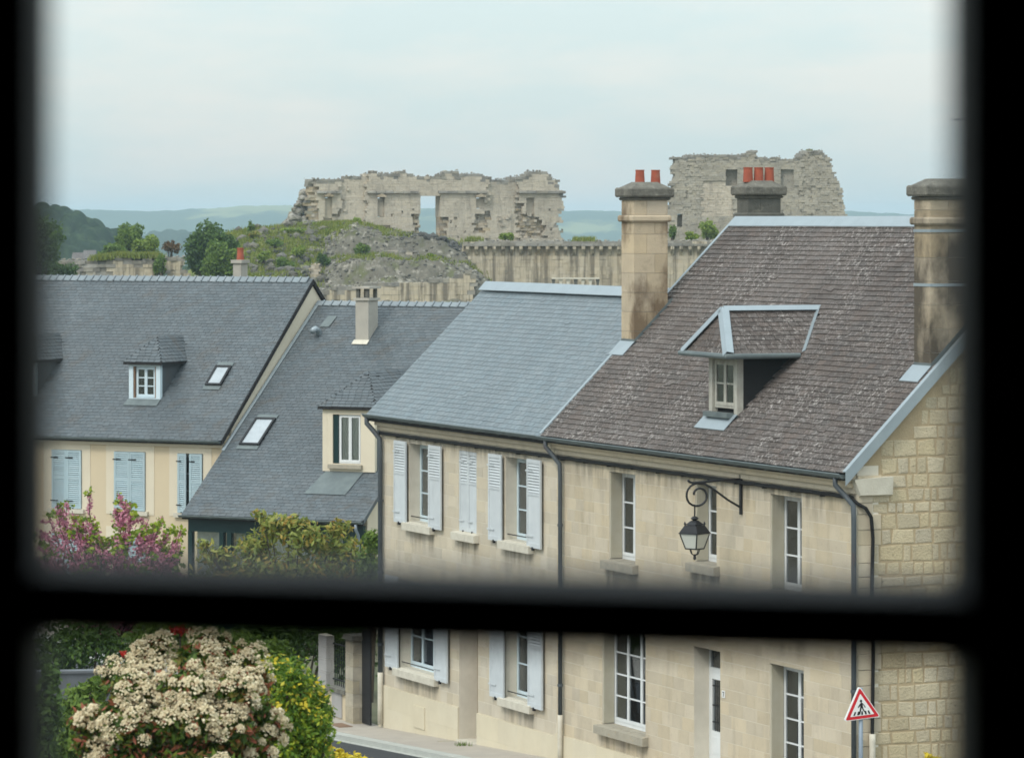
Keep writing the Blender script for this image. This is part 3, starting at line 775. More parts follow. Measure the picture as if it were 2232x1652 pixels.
# ------------------------------------------------------------------ the viewer's window: a dark room with a small-paned window
WY = 1.20
def wx(px): return (px - CX) / F * WY
def wz(py): return CAMZ + (YH - py) / F * WY
xl, xr = wx(84), wx(2094)
zbar = wz(1326)
pw, bw = xr - xl, 0.046
pitch = pw + bw
zt = zbar + 0.42
th = Thing('window_frame', 'black old window frame with thin glazing bars framing the view', 'window frame', None, (0, WY, CAMZ - 0.75))
x_edges = [xl - bw / 2 + pitch * k for k in (-2, -1, 0, 1, 2, 3)]
zb_, zt_ = CAMZ - 0.75, CAMZ + 0.85
for k, x in enumerate(x_edges):
    hw = bw / 2 if 0 < k < 5 else bw
    MB().box(x - hw, x + hw, WY - 0.012, WY + 0.035, zb_, zt_).build('stile' if k in (0, 5) else 'glazing_bar', K['frame'], th)
for k, (zz, hh) in enumerate(((zb_ + .03, .03), (zbar - .32, .0096), (zbar, .0096), (zt, .0096), (zt_ - .03, .03))):
    for a, b in zip(x_edges[:-1], x_edges[1:]):
        tilt = -0.0165 if k in (1, 2, 3) else 0.0
        x0, x1 = a + bw / 2, b - bw / 2; mid = (xl + xr) / 2
        z0, z1 = zz + (x0 - mid) * tilt * 1.6, zz + (x1 - mid) * tilt * 1.6
        MB().hexa([(x0, WY - .028, z0 - hh), (x1, WY - .028, z1 - hh), (x1, WY + .03, z1 - hh), (x0, WY + .03, z0 - hh),
                   (x0, WY - .028, z0 + hh), (x1, WY - .028, z1 + hh), (x1, WY + .03, z1 + hh), (x0, WY + .03, z0 + hh)]).build('rail' if k in (0, 4) else 'glazing_bar', K['frame'], th)
ox0, ox1 = x_edges[0] - bw, x_edges[-1] + bw
gh = Thing('gatehouse_room', 'dark unlit room behind the black window frame', 'room', None, (0, -1.0, gzw(0, 0)))
zg = gzw(0, 0) - 0.4
wm = MB()
for r in subtract([(-2.2, 2.2, zg, CAMZ + 1.8)], [(ox0, ox1, zb_, zt_)]):
    wm.box(r[0], r[1], WY - .04, WY + 0.10, r[2], r[3])
wm.build('front_wall', K['tower'], gh)
wm = MB(); wm.box(-2.2, -1.9, -3.0, WY - .042, zg, CAMZ + 1.8).box(1.9, 2.2, -3.0, WY - .042, zg, CAMZ + 1.8).box(-1.898, 1.898, -3.0, -2.7, zg, CAMZ + 1.8)
wm.build('room_wall', K['room'], gh)
MB().box(-1.898, 1.898, -2.698, WY - .044, CAMZ - 1.8, CAMZ - 1.6).build('floor', K['room'], gh)
MB().box(-2.3, 2.3, -3.1, WY + .2, CAMZ + 1.803, CAMZ + 2.0).build('ceiling', K['room'], gh)

# ------------------------------------------------------------------ stone house with the brown tiled roof, and its slate-roofed neighbour
VE, ZE = -0.22, 6.90
VRC, ZRC = 3.96, 11.06
VRB, ZRB = 2.57, 9.64
KC = (ZRC - ZE) / (VRC - VE); KB = (ZRB - ZE) / (VRB - VE)
zC = lambda v: ZE + KC * (v - VE)
iC = lambda z: VE + (z - ZE) / KC
zB = lambda v: ZE + KB * (v - VE)
sP = sx(1182, VE)             # where the two roofs meet
sBl = sx(800, VE)             # far end of the slate roof
sB0 = sx(828)                 # far corner of the far house
ZT, ZB1, ZG0, ZG1 = CAMZ - 4.78, CAMZ - 6.45, CAMZ - 9.60, CAMZ - 7.72

hc = Thing('stone_house', 'stone house with lichen-speckled brown tiled roof and three tall chimneys', 'house', BC, (0, 0, gz(0)))
hb = Thing('stone_house', 'stone house with smooth blue-grey slate roof and pale grey louvred shutters', 'house', BC, (sP, 0, gz(sP)))

def front(th, s0, s1, zlo, ztop, holes, R, plz, plinth_m, stone_m):
    """wall (mortar backing with openings) > stone_block..., plinth"""
    mb = MB()
    for r in subtract([(s0, s1, zlo, ztop)], holes):
        mb.box(r[0], r[1], 0.0005, 0.40, r[2], r[3])
    wall = mb.build('wall', K['mortar'], th)
    rc = stone_rects(s0, s1, plz, ztop, holes, (0.21, 0.23, 0.25), 0.30, 0.62, R)
    lay_blocks(wall, th.off, rc, stone_m, lambda a, z, d: Vector((a, -d, z)), 0.009, 0.0035, R, key=lambda r: -r[0] - 0.3 * r[2], bevel=0.002)
    pm = MB()
    pr = stone_rects(s0, s1, zlo, plz, holes, (0.42, 0.45), 0.7, 1.2, R)
    for r in pr:
        pm.box(r[0] + .001, r[1] - .001, -0.035, 0.004, r[2] + .001, r[3] - .001)
    pm.build('plinth', plinth_m, th)
    return wall

Rr = random.Random(11)
c_open = [(sx(1328), sx(1385), ZB1, ZT), (sx(1515), sx(1562), ZB1 + .25, ZT), (sx(1679), sx(1747.5), ZB1, ZT),
          (sx(1313), sx(1407), ZG0, ZG1 + .02), (sx(1513), sx(1570), gz(sx(1540)) + .12, ZG1), (sx(1678), sx(1752), ZG0 - .05, ZG1)]
wallC = front(hc, sP + .2, 0.0, -0.3 + gz(sP), ZE + .1, c_open, Rr, gz(-6) + .30, K['plinth'], K['ashlar'])
b_open = [(sx(892), sx(943), ZB1, ZT), (sx(1000), sx(1039), ZB1, ZT), (sx(1102), sx(1158), ZB1, ZT),
          (sx(872), sx(952), ZG0, ZG1), (sx(1001), sx(1042), gz(sx(1020)) + .12, ZG1 - .05), (sx(1102), sx(1160), ZG0, ZG1)]
wallB = front(hb, sB0, sP + .2, -0.3, ZE + .1, b_open, random.Random(5), CAMZ - 10.08, K['plinth'], K['ashlar_b'])

# other walls
def prism_wall(th, name, poly, d, m):
    return MB().prism(poly, d).build(name, m, th)
DC, DB = 2 * VRC, 2 * VRB
gpoly = [(0, .004, -.3 + gz(0)), (0, DC, -.3 + gz(0)), (0, DC, ZE + .15), (0, VRC, ZRC - .16), (0, .004, ZE + .02)]
gable = prism_wall(hc, 'gable_wall', [(-.005, p[1], p[2]) for p in gpoly], (0.38, 0, 0), K['tan_mortar'])
prism_wall(hc, 'back_wall', [(sP + .2, DC, 0), (sP + .2, DC, ZE), (-.39, DC, ZE), (-.39, DC, 0)], (0, .3, 0), K['ashlar'])
prism_wall(hc, 'party_wall', [(sP + .2, p[1], p[2]) for p in gpoly][::-1], (-0.3, 0, 0), K['ashlar'])
bp = [(sB0, .41, -.3), (sB0, DB, -.3), (sB0, DB, ZE), (sB0, VRB, ZRB - .16), (sB0, .41, zB(.41) - .16)]
prism_wall(hb, 'gable_wall', bp[::-1], (-0.3, 0, 0), K['render'])
prism_wall(hb, 'back_wall', [(sB0 + .31, DB, 0), (sB0 + .31, DB, ZE), (sP + .2, DB, ZE), (sP + .2, DB, 0)], (0, .3, 0), K['ashlar'])
# rubble stones of the near gable
Rg = random.Random(21); rects = []
z = gz(0) - .25
while z < ZRC - .5:
    h = Rg.choice((0.19, 0.23, 0.26, 0.29)); v = -.05
    quoin = True; k = 0
    while v < DC:
        w = (0.50 if int(z * 2) % 2 else 0.34) if quoin else Rg.choice((Rg.uniform(.12, .2), Rg.uniform(.2, .36), Rg.uniform(.28, .50)))
        a0, a1 = max(v, 0.0), min(v + w, DC); v += w
        lim = min(ZE + KC * (min(a0, DC - a1) - VE) - .12, ZRC)
        if z + h < lim and a1 - a0 > .1: rects.append((a0, a1, z, z + h, quoin))
        quoin = False
    z += h
lay_blocks(gable, hc.off, [r[:4] for r in rects if not r[4]], K['rubble'], lambda a, zz, d: Vector((-.005 + d, a, zz)), 0.036, 0.009, Rg, nsolo=300, name='rubble_stone', key=lambda r: r[0], rough=0.09, bevel=0.016)
lay_blocks(gable, hc.off, [r[:4] for r in rects if r[4]], K['ashlar'], lambda a, zz, d: Vector((-.005 + d, a, zz)), 0.008, 0.03, Rg, nsolo=60, name='quoin_stone', bevel=0.006)
# kneeler stone under the verge
MB().add([(-.02, .02, ZE - .42), (.10, .02, ZE - .38), (.10, .62, ZE - .38), (-.02, .62, ZE - .42), (-.02, -.1, ZE - .12), (.12, -.1, ZE - .12), (.12, .62, ZE - .08), (-.02, .62, ZE - .08)],
         [(0, 3, 2, 1), (4, 5, 6, 7), (0, 1, 5, 4), (1, 2, 6, 5), (2, 3, 7, 6), (3, 0, 4, 7)]).build('kneeler_stone', K['sill'], hc)

# cornices, gutters, cable
for th, s0, s1 in ((hb, sB0 - .05, sP + .19), (hc, sP + .21, -.02)):
    MB().box(s0, s1, -.05, .002, ZE - .36, ZE - .26).box(s0, s1, -.11, .001, ZE - .258, ZE - .17).box(s0, s1, -.18, .0, ZE - .168, ZE - .05).build('cornice', K['ashlar'], th)
gutter(hb, sBl, sP - .02, VE - .05, ZE - .02, K['zinc_dark'])
gutter(hc, sP - .05, 0.02, VE - .05, ZE - .03, K['zinc_dark'])
cab = MB(); pts = []
n = 60
for k in range(n + 1):
    s = sB0 + .15 + (0 - sB0 - .2) * k / n
    pts.append((s, -.06, ZE - .42 - 0.006 * abs(math.sin(k * 1.57)) + .003 * math.sin(k * 2.3)))
cab.tube(pts, 0.034, 7)
cab.tube([(p[0], p[1] - .025, p[2] + .03) for p in pts], 0.017, 5)
for k in range(0, n, 3): cab.box(pts[k][0] - .012, pts[k][0] + .012, -.10, -.01, pts[k][2] - .045, pts[k][2] - .02)
cab = cab.build('facade_cable', K['cable'], Thing('electric_cable', 'thick black cable clipped along the stone fronts under the gutters', 'cable', BC, (0, 0, 6)))
# cable turning down the corner
MB().tube([(-.05, -.06, ZE - .45), (.06, -.02, ZE - .52), (.09, .12, ZE - .60), (.09, .22, ZE - .75), (.075, .26, ZE - 1.1), (.07, .24, ZE - 2.2), (.075, .27, 4.2), (.07, .25, 2.45)], 0.032, 7).build('corner_cable', K['cable'], None,
          parent=bpy.data.objects['electric_cable'], off=None)
bpy.data.objects['corner_cable'].data.transform(Matrix.Translation((0, 0, -6)))

# downpipes
def pipe(th, pts, m, r=0.045, nm='downpipe'):
    o = MB().tube(pts, r, 10).build(nm, m, th, smooth=True)
    z = pts[-1][2] + .6
    while z < pts[3][2] - .3:
        MB().tube([(pts[-1][0], pts[-1][1], z), (pts[-1][0], pts[-1][1], z + .05)], r + .012, 10).build('pipe_collar', m, th, parent=o); z += 1.55
    return o
def swan(s, so, zend): return [(so, VE - .05, ZE - .08), (so, VE - .05, ZE - .22), (so + (s - so) * .5, -.16, ZE - .40), (s, -.10, ZE - .55), (s, -.09, ZE - .8), (s, -.09, zend)]
s1 = sx(829, -.09); pipe(hb, swan(s1, s1 - .35, 1.3), K['pipe'], 0.055)
pipe(hb, [(s1, -.09, 1.32), (s1, -.09, 1.0), (s1, -.09, .7), (s1, -.09, .2)], K['sill'], 0.06, 'pipe_shoe')
s2 = sx(1221, -.09); pipe(hc, swan(s2, s2 - .3, 1.45), K['pipe'])
pipe(hc, [(s2, -.09, 1.5), (s2, -.09, 1.2), (s2, -.09, .9), (s2, -.09, gz(s2) + .1)], K['sill'], 0.052, 'pipe_shoe')
s3 = sx(1861, -.09); pipe(hc, swan(s3, s3 - .32, gz(0)), K['pipe'])
for vv, r in ((.02, .03), (.24, .055)):
    pipe(hc, [(.09, vv, 2.55), (.09, vv, 2.4), (.09, vv, 2.0), (.09, vv, gz(0))], K['sill'], r, 'conduit')

# windows
def reveal_sill(th, o, m, proj=.13, ext=.14):
    MB().hexa([(o[0] - ext, -proj, o[2] - .17), (o[1] + ext, -proj, o[2] - .17), (o[1] + ext, -.004, o[2] - .17), (o[0] - ext, -.004, o[2] - .17),
               (o[0] - ext, -proj, o[2] - .02), (o[1] + ext, -proj, o[2] - .02), (o[1] + ext, -.004, o[2] + .0), (o[0] - ext, -.004, o[2] + .0)]).build('sill', m, th)
    MB().box(o[0] + .002, o[1] - .002, -.003, .38, o[2] - .09, o[2] + .012).build('sill_bed', m, th)
for i in (0, 1, 2):
    o = c_open[i]; reveal_sill(hc, o, K['old_sill'])
    window(hc, o[0] + .01, o[1] - .01, o[2] + .013, o[3] - .002, .26, K['white'], 2, 3, curtain=0.0)
    MB().box(o[0] + .003, o[0] + .035, .02, .25, o[2] + .03, o[3] - .03).build('folded_shutter', K['beige_shutter'], hc)
o = c_open[3]; reveal_sill(hc, o, K['old_sill'])
window(hc, o[0] + .01, o[1] - .01, o[2] + .013, o[3] - .002, .24, K['white'], 3, 4, curtain=0.02)
MB().box(o[0] + .003, o[0] + .035, .02, .23, o[2] + .03, o[3] - .03).build('folded_shutter', K['beige_shutter'], hc)
o = c_open[5]; reveal_sill(hc, o, K['old_sill'])
window(hc, o[0] + .01, o[1] - .01, o[2] + .013, o[3] - .002, .26, K['white'], 2, 4, curtain=0.0)
MB().box(o[0] + .003, o[0] + .035, .02, .25, o[2] + .03, o[3] - .03).build('folded_shutter', K['beige_shutter'], hc)
# front door with transom light, glazed upper panel, iron grille
o = c_open[4]; dz = o[3] - .42
MB().box(o[0] + .003, o[1] - .003, .30, .37, dz - .05, dz + .04).box(o[0] + .003, o[0] + .043, .30, .37, o[2], dz - .05).box(o[1] - .043, o[1] - .003, .30, .37, o[2], dz - .05) \
    .box(o[0] + .003, o[0] + .06, .30, .37, dz + .04, o[3] - .002).box(o[1] - .06, o[1] - .003, .30, .37, dz + .04, o[3] - .002).build('door_frame', K['white'], hc)
MB().box(o[0] + .06, o[1] - .06, .33, .336, dz + .04, o[3]).build('transom_pane', K['glass'], hc)
d0, d1 = o[0] + .045, o[1] - .045; zm_ = o[2] + .95
dm = MB()
dm.box(d0, d1, .305, .35, o[2] + .01, zm_).box(d0, d0 + .07, .305, .35, zm_, dz - .05).box(d1 - .07, d1, .305, .35, zm_, dz - .05).box(d0 + .07, d1 - .07, .305, .35, dz - .17, dz - .05)
dm.box(d0 + .12, d1 - .12, .295, .306, o[2] + .12, o[2] + .45).box(d0 + .12, d1 - .12, .295, .306, o[2] + .55, zm_ - .1)
door = dm.build('front_door', K['white'], hc)
MB().box(d0 + .07, d1 - .07, .335, .342, zm_, dz - .17).build('pane', K['glass'], hc, parent=door)
gm = MB(); k = d0 + .19
while k < d1 - .14:
    gm.tube([(k, .318, zm_), (k, .318, dz - .17)], .008, 6); k += .075
for zz in (zm_ + .15, (zm_ + dz) / 2 - .1, dz - .3): gm.box(d0 + .07, d1 - .07, .312, .324, zz, zz + .02)
gm.build('grille', K['black'], hc, parent=door)
MB().lathe([(.012, 0), (.03, .015), (.035, .035), (.02, .055)], (0, 0, 0), 10).build('door_knob', K['black'], hc, parent=door, off=Vector((0, 0, 0)))
kn = [q for q in bpy.data.objects if q.name.startswith('door_knob')][0]
kn.data.transform(Matrix.Translation(Vector((d1 - .09, .305, zm_ - .06)) - hc.off) @ Matrix.Rotation(math.radians(90), 4, 'X'))
# house number plate
sn = sx(1578)
pl = MB().box(sn - .06, sn + .07, -.018, -.008, CAMZ + (YH - 1520) / F * 71.8, CAMZ + (YH - 1509) / F * 71.8 + .04).build('number_plate', K['signwhite'], hc)
zp = CAMZ + (YH - 1515) / F * 71.8
MB().box(sn - .02, sn + .035, -.022, -.019, zp + .05, zp + .066).hexa([(sn - .002, -.022, zp - .02), (sn + .016, -.022, zp - .02), (sn + .016, -.019, zp - .02), (sn - .002, -.019, zp - .02),
     (sn + .018, -.022, zp + .05), (sn + .035, -.022, zp + .05), (sn + .035, -.019, zp + .05), (sn + .018, -.019, zp + .05)]).build('digit', K['signblack'], hc, parent=pl)

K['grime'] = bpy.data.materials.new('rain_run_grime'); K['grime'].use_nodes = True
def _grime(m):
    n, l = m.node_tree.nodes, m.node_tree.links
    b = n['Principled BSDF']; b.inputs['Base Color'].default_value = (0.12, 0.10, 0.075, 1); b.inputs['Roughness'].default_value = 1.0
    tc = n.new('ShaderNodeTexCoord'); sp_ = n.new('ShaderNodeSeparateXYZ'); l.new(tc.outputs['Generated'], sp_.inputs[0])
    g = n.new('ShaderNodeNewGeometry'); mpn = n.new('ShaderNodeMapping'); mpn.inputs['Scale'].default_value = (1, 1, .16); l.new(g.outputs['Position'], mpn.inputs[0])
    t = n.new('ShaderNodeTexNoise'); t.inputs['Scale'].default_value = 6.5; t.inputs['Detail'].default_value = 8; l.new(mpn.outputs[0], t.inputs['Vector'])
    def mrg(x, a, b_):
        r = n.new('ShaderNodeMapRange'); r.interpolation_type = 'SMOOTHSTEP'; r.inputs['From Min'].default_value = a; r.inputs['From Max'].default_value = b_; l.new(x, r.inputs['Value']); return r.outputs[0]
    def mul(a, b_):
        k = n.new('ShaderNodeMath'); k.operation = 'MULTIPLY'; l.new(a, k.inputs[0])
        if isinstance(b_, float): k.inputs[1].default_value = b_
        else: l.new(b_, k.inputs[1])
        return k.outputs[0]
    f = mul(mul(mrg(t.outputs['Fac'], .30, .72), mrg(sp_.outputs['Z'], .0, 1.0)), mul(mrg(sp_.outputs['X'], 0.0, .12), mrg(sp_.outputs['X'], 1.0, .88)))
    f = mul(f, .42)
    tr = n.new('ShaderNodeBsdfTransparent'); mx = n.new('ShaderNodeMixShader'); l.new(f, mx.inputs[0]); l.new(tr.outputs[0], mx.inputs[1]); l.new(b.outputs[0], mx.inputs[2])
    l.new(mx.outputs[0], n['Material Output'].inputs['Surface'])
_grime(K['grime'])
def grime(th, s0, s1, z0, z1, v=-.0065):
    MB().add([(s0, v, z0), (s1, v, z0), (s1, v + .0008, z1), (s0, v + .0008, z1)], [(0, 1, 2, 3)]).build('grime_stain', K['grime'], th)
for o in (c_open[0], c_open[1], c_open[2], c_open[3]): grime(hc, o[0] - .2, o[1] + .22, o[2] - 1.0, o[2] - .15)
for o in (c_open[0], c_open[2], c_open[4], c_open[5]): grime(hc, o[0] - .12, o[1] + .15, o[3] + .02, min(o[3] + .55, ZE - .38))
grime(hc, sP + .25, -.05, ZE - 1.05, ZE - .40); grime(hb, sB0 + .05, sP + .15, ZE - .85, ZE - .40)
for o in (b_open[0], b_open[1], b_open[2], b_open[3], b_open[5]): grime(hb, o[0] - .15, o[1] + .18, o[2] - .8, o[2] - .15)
# neighbour's windows and shutters
for i, cu in ((0, 0.0), (2, 0.15), (3, 0.0), (5, 0.1)):
    o = b_open[i]; reveal_sill(hb, o, K['sill'])
    window(hb, o[0] + .01, o[1] - .01, o[2] + .013, o[3] - .002, .24, K['bluewhite'], 2 if i < 3 else 3 if i == 3 else 2, 3, curtain=cu)
    MB().tube([(o[0], .05, o[2] + .12), (o[1], .05, o[2] + .12)], .012, 6).build('window_bar', K['black'], hb)
reveal_sill(hb, b_open[1], K['sill'])
def shut_px(px0, px1, zlo, zhi, v=-.055):
    a, b = sx(px0, v), sx(px1, v)
    shutter(hb, (a, v, zlo), (1, 0, 0), (0, 0, 1), (0, -1, 0), b - a, zhi - zlo, K['shutter'])
for (p0, p1) in ((861, 887), (936, 963), (1067, 1095), (1151, 1181)):
    shut_px(p0, p1, ZB1 - .04, ZT + .03)
for (p0, p1) in ((842, 869), (949, 977), (1070, 1100), (1153, 1184)):
    shut_px(p0, p1, ZG0 - .04, ZG1 + .05)
o = b_open[1]; mid = (o[0] + o[1]) / 2
shutter(hb, (o[0] + .005, .045, o[2] + .015), (1, 0, 0), (0, 0, 1), (0, -1, 0), mid - o[0] - .008, o[3] - o[2] - .02, K['shutter'])
shutter(hb, (mid + .003, .045, o[2] + .015), (1, 0, 0), (0, 0, 1), (0, -1, 0), o[1] - mid - .008, o[3] - o[2] - .02, K['shutter'])
MB().box(o[0], o[1], .12, .16, o[2], o[3]).build('blocked_opening', K['oldwood'], hb)
# passage door and step
o = b_open[4]
MB().box(o[0] - .1, o[1] + .1, .62, .70, o[2], o[3] + .1).build('side_door', K['brownwood'], hb)
MB().box(o[0] - .002, o[0] - .14, .40, .62, o[2] - .3, o[3] + .1).build('passage_side', K['ashlar'], hb)
MB().box(o[1] + .002, o[1] + .14, .40, .62, o[2] - .3, o[3] + .1).build('passage_side', K['ashlar'], hb)
MB().box(o[0] - .1, o[1] + .1, .401, .62, o[3] + .002, o[3] + .1).build('passage_lintel', K['ashlar'], hb)
MB().box(o[0] + .004, o[1] - .004, -.06, .61, gz(o[0]), o[2] + .03).build('threshold', K['sill'], hb)
MB().box(o[0] - .25, o[1] + .05, -.40, -.062, gz(o[0]), o[2] - .02).build('door_step', K['old_sill'], hb)
s = sx(902, -.04); s_ = sx(926, -.04)
MB().box(s, s_, -.055, -.036, .36, .82).build('meter_hatch', K['plinth'], hb)

# roofs
def roof_deck(th, s0, s1, v0, z0, v1, z1, vback, zback, m=K['tile_deck']):
    t = .14
    return MB().hexa([(s0, v0, z0 - t), (s1, v0, z0 - t), (s1, v1, z1 - t), (s0, v1, z1 - t), (s0, v0, z0), (s1, v0, z0), (s1, v1, z1), (s0, v1, z1)]) \
        .hexa([(s0, v1 + .001, z1 - t), (s1, v1 + .001, z1 - t), (s1, vback, zback - t), (s0, vback, zback - t), (s0, v1 + .001, z1), (s1, v1 + .001, z1), (s1, vback, zback), (s0, vback, zback)]).build('roof', m, th)
def pv(K_, VE_=VE): # plane coordinate b from v
    return lambda v: (v - VE_) * math.sqrt(1 + K_ * K_)
bC, bB = pv(KC), pv(KB)
rC = roof_deck(hc, sP + .02, .10, VE, ZE, VRC, ZRC, DC - VE, ZE)
rB = roof_deck(hb, sBl, sP + .015, VE, ZE - .03, VRB, ZRB - .03, DB - VE, ZE - .03)
# dormer numbers on the tiled roof
q = BC.hit(1545, 908, (0, -KC, 1), ZE - KC * VE); dvf = q.y; ds0 = q.x
ds1 = BC.hit(1607, 900, (0, 1, 0), dvf).x; dzb = zC(dvf) - .02
do = .34
dze = BC.hit(1568, 772, (0, 1, 0), dvf - do).z
dsm = (ds0 + ds1) / 2
qa = BC.hit(1577, 676, (1, 0, 0), dsm); dzr = qa.z; dhip = qa.y - (dvf - do)
print('dormerC', ds0, ds1, dvf, dze, dzr, dhip, 'end', iC(dzr))
# chimneys on the tiled roof
cl = [sx(1355, 1.49), None]
ql = BC.hit(1355, 752, (0, -KC, 1), ZE - KC * VE); qr = BC.hit(1993, 806, (0, -KC, 1), ZE - KC * VE)
c1s0, c1v0 = ql.x, ql.y; c1s1 = BC.hit(1382, 760, (0, 1, 0), c1v0).x; c1v1 = BC.hit(1455, 650, (1, 0, 0), c1s1).y
c2s0, c2v0 = qr.x, qr.y; c2s1 = BC.hit(2028, 808, (0, 1, 0), c2v0).x; c2v1 = c2v0 + (c1v1 - c1v0) * 1.25
print('chim', c1s0, c1s1, c1v0, c1v1, c2s0, c2s1, c2v0)
zc1 = BC.hit(1382, 437, (0, 1, 0), c1v0).z; zc2 = BC.hit(2028, 436, (0, 1, 0), c2v0).z
mv1 = (c1v0 + c1v1) / 2
chimney(hc, c1s0, c1s1, c1v0, c1v1, zC(c1v0) - .1, zc1, K['chim'], K['chimcap'], [((c1s0 + c1s1) / 2, c1v0 + .26, .10, .27), ((c1s0 + c1s1) / 2, c1v0 + .26 + .34, .10, .27)], course=.38, ledge=.42)
chimney(hc, c2s0, c2s1, c2v0, c2v1, zC(c2v0) - .1, zc2, K['chim_stained'], K['chimcap'], [], course=.40, ledge=.42)
# third chimney behind the ridge
q3 = BC.hit(1607, 440, (0, 1, 0), 4.75); s3c = q3.x
chimney(hc, s3c, s3c + .50, 4.75, 5.48, 9.6, CAMZ + (YH - 432) / F * 80.5, K['chimdark'], K['chimcap'], [(s3c + .25, 4.75 + .12 + .24 * k, .105, .30) for k in range(3)], course=.5, ledge=.42)
for (a, b, v0) in ((c1s0, c1s1, c1v0), (c2s0, c2s1, c2v0)):
    MB().hexa([(a - .06, v0 - .26, zC(v0 - .26) + .075), (b + .03, v0 - .26, zC(v0 - .26) + .075), (b + .03, v0 - .004, zC(v0) + .075), (a - .06, v0 - .004, zC(v0) + .075),
               (a - .06, v0 - .26, zC(v0 - .26) + .088), (b + .03, v0 - .26, zC(v0 - .26) + .088), (b + .03, v0 - .004, zC(v0) + .088), (a - .06, v0 - .004, zC(v0) + .088)]).build('flashing', K['zinc'], hc)
    v1_ = v0 + (c1v1 - c1v0) * (1 if v0 == c1v0 else 1.25)
    MB().prism([(b + .012, v0, zC(v0) - .02), (b + .012, v1_ + .1, zC(v1_ + .1) - .02), (b + .012, v1_ + .1, zC(v1_ + .1) + .12), (b + .012, v0, zC(v0) + .12)], (.006, 0, 0)).build('flashing', K['zinc_dark'], hc)
    MB().box(a - .01, b + .01, v0 - .006, v0 - .001, zC(v0) - .02, zC(v0) + .13).build('flashing', K['zinc_dark'], hc)
# straps on the near chimney
for zz in (CAMZ + (YH - 503) / F * 68.6, CAMZ + (YH - 620) / F * 68.6):
    MB().box(c2s0 - .012, c2s1 + .012, c2v0 - .012, c2v1 + .012, zz - .025, zz + .025).build('chimney_strap', K['zinc'], hc)
a_ = lambda s: s - (sP + .02)
tile_plane(rC, hc.off, (sP + .02, VE, ZE), (1, 0, 0), (0, 1, KC), [(0.02, -.05), (a_(.06), -.05), (a_(.06), bC(VRC)), (0.02, bC(VRC))], 0.122, 0.27, 0.024, K['tile_c'],
           holes=[(a_(c1s0), a_(c1s1), bC(c1v0), bC(c1v1)), (a_(c2s0), a_(c2s1) + .2, bC(c2v0), bC(c2v1)), (a_(ds0), a_(ds1), bC(dvf) - .05, bC(iC(dze))), (a_(ds0) + .3, a_(ds1) - .3, bC(iC(dze)) - .1, bC(iC(dzr)) - .2)],
           name='roof_tile', frame=BC, stuff_name='roof_tile_courses', seed=2)
tile_plane(rB, hb.off, (sBl, VE, ZE - .03), (1, 0, 0), (0, 1, KB), [(0, -.05), (sP - sBl - .02, -.05), (sP - sBl - .02, bB(VRB)), (0, bB(VRB))], 0.121, 0.215, 0.011, K['slate_b'], name='slate', frame=BC, seed=3)
# zinc ridges, verges
def ridge_zinc(th, s0, s1, v, z, K_, w=.14, m=K['zinc']):
    n = max(1, int((s1 - s0) / 2.0)); L = (s1 - s0) / n
    for k in range(n):
        a, b = s0 + L * k + .001, s0 + L * (k + 1) - .001; h = .002 * (k % 2)
        MB().prism([(a, v - w, z - w * K_ + .085 + h), (b, v - w, z - w * K_ + .085 + h), (b, v, z + .10 + h), (a, v, z + .10 + h)], (0, 0, .012)) \
            .prism([(a, v, z + .10 + h), (b, v, z + .10 + h), (b, v + w, z - w * K_ + .085 + h), (a, v + w, z - w * K_ + .085 + h)], (0, 0, .012)).build('ridge_flashing', m, th)
ridge_zinc(hc, sP + .0, .12, VRC, ZRC, KC, .17)
ridge_zinc(hb, sBl - .02, c1s0 - .01, VRB, ZRB, KB, .17)
def verge(th, s0, s1, v0, v1, zf, lift, m, nm='verge_flashing', drop=0.0):
    mb = MB(); p = [(s0, v0, zf(v0) + lift), (s1, v0, zf(v0) + lift), (s1, v1, zf(v1) + lift), (s0, v1, zf(v1) + lift)]
    mb.prism(p, (0, 0, .015))
    if drop: mb.prism([(s1 + .002, v0, zf(v0) + lift - drop), (s1 + .002, v1, zf(v1) + lift - drop), (s1 + .002, v1, zf(v1) + lift), (s1 + .002, v0, zf(v0) + lift)], (.012, 0, 0))
    return mb.build(nm, m, th)
verge(hc, sP - .05, sP + .05, VE - .05, c1v0, zC, .085, K['zinc'])
verge(hc, sP - .03, sP + .06, c1v1, VRC, zC, .085, K['zinc'])
verge(hc, .02, .13, VE - .06, VRC, zC, .085, K['zinc'], drop=.24)
# the tiled roof's dormer
dm, dv = hip_dormer(hc, ds0, ds1, dvf, dzb, dze, dzr, zC, iC, do, dhip, K['oldwood'], K['tile_deck'], K['tile_c'], zincs=K['zinc'], gauge=.122, w=.2, frame=BC, tname='roof_tile')
window(hc, ds0 + .15, ds1 - .15, dzb + .2, dze - .13, dvf + .05, K['oldwood'], 2, 2, curtain=0.0, fw=.04)
MB().box(ds0 - .02, ds1 + .02, dvf - .02, dvf - .002, dzb - .02, dzb + .1).build('flashing', K['zinc_dark'], hc, parent=dm)
MB().box(ds0 + .08, ds1 - .1, dvf - .16, dvf - .021, dzb + .04, dzb + .13).build('sill', K['zinc_dark'], hc, parent=dm)
MB().hexa([(ds0 - .06, dvf - .27, zC(dvf - .27) + .075), (ds1, dvf - .27, zC(dvf - .27) + .075), (ds1 + .03, dvf - .022, zC(dvf) + .075), (ds0 - .03, dvf - .022, zC(dvf) + .075),
           (ds0 - .06, dvf - .27, zC(dvf - .27) + .088), (ds1, dvf - .27, zC(dvf - .27) + .088), (ds1 + .03, dvf - .022, zC(dvf) + .088), (ds0 - .03, dvf - .022, zC(dvf) + .088)]).build('apron_flashing', K['zinc'], hc, parent=dm)
gm = MB()
A0, A1, V0 = ds0 - do, ds1 + do, dvf - do
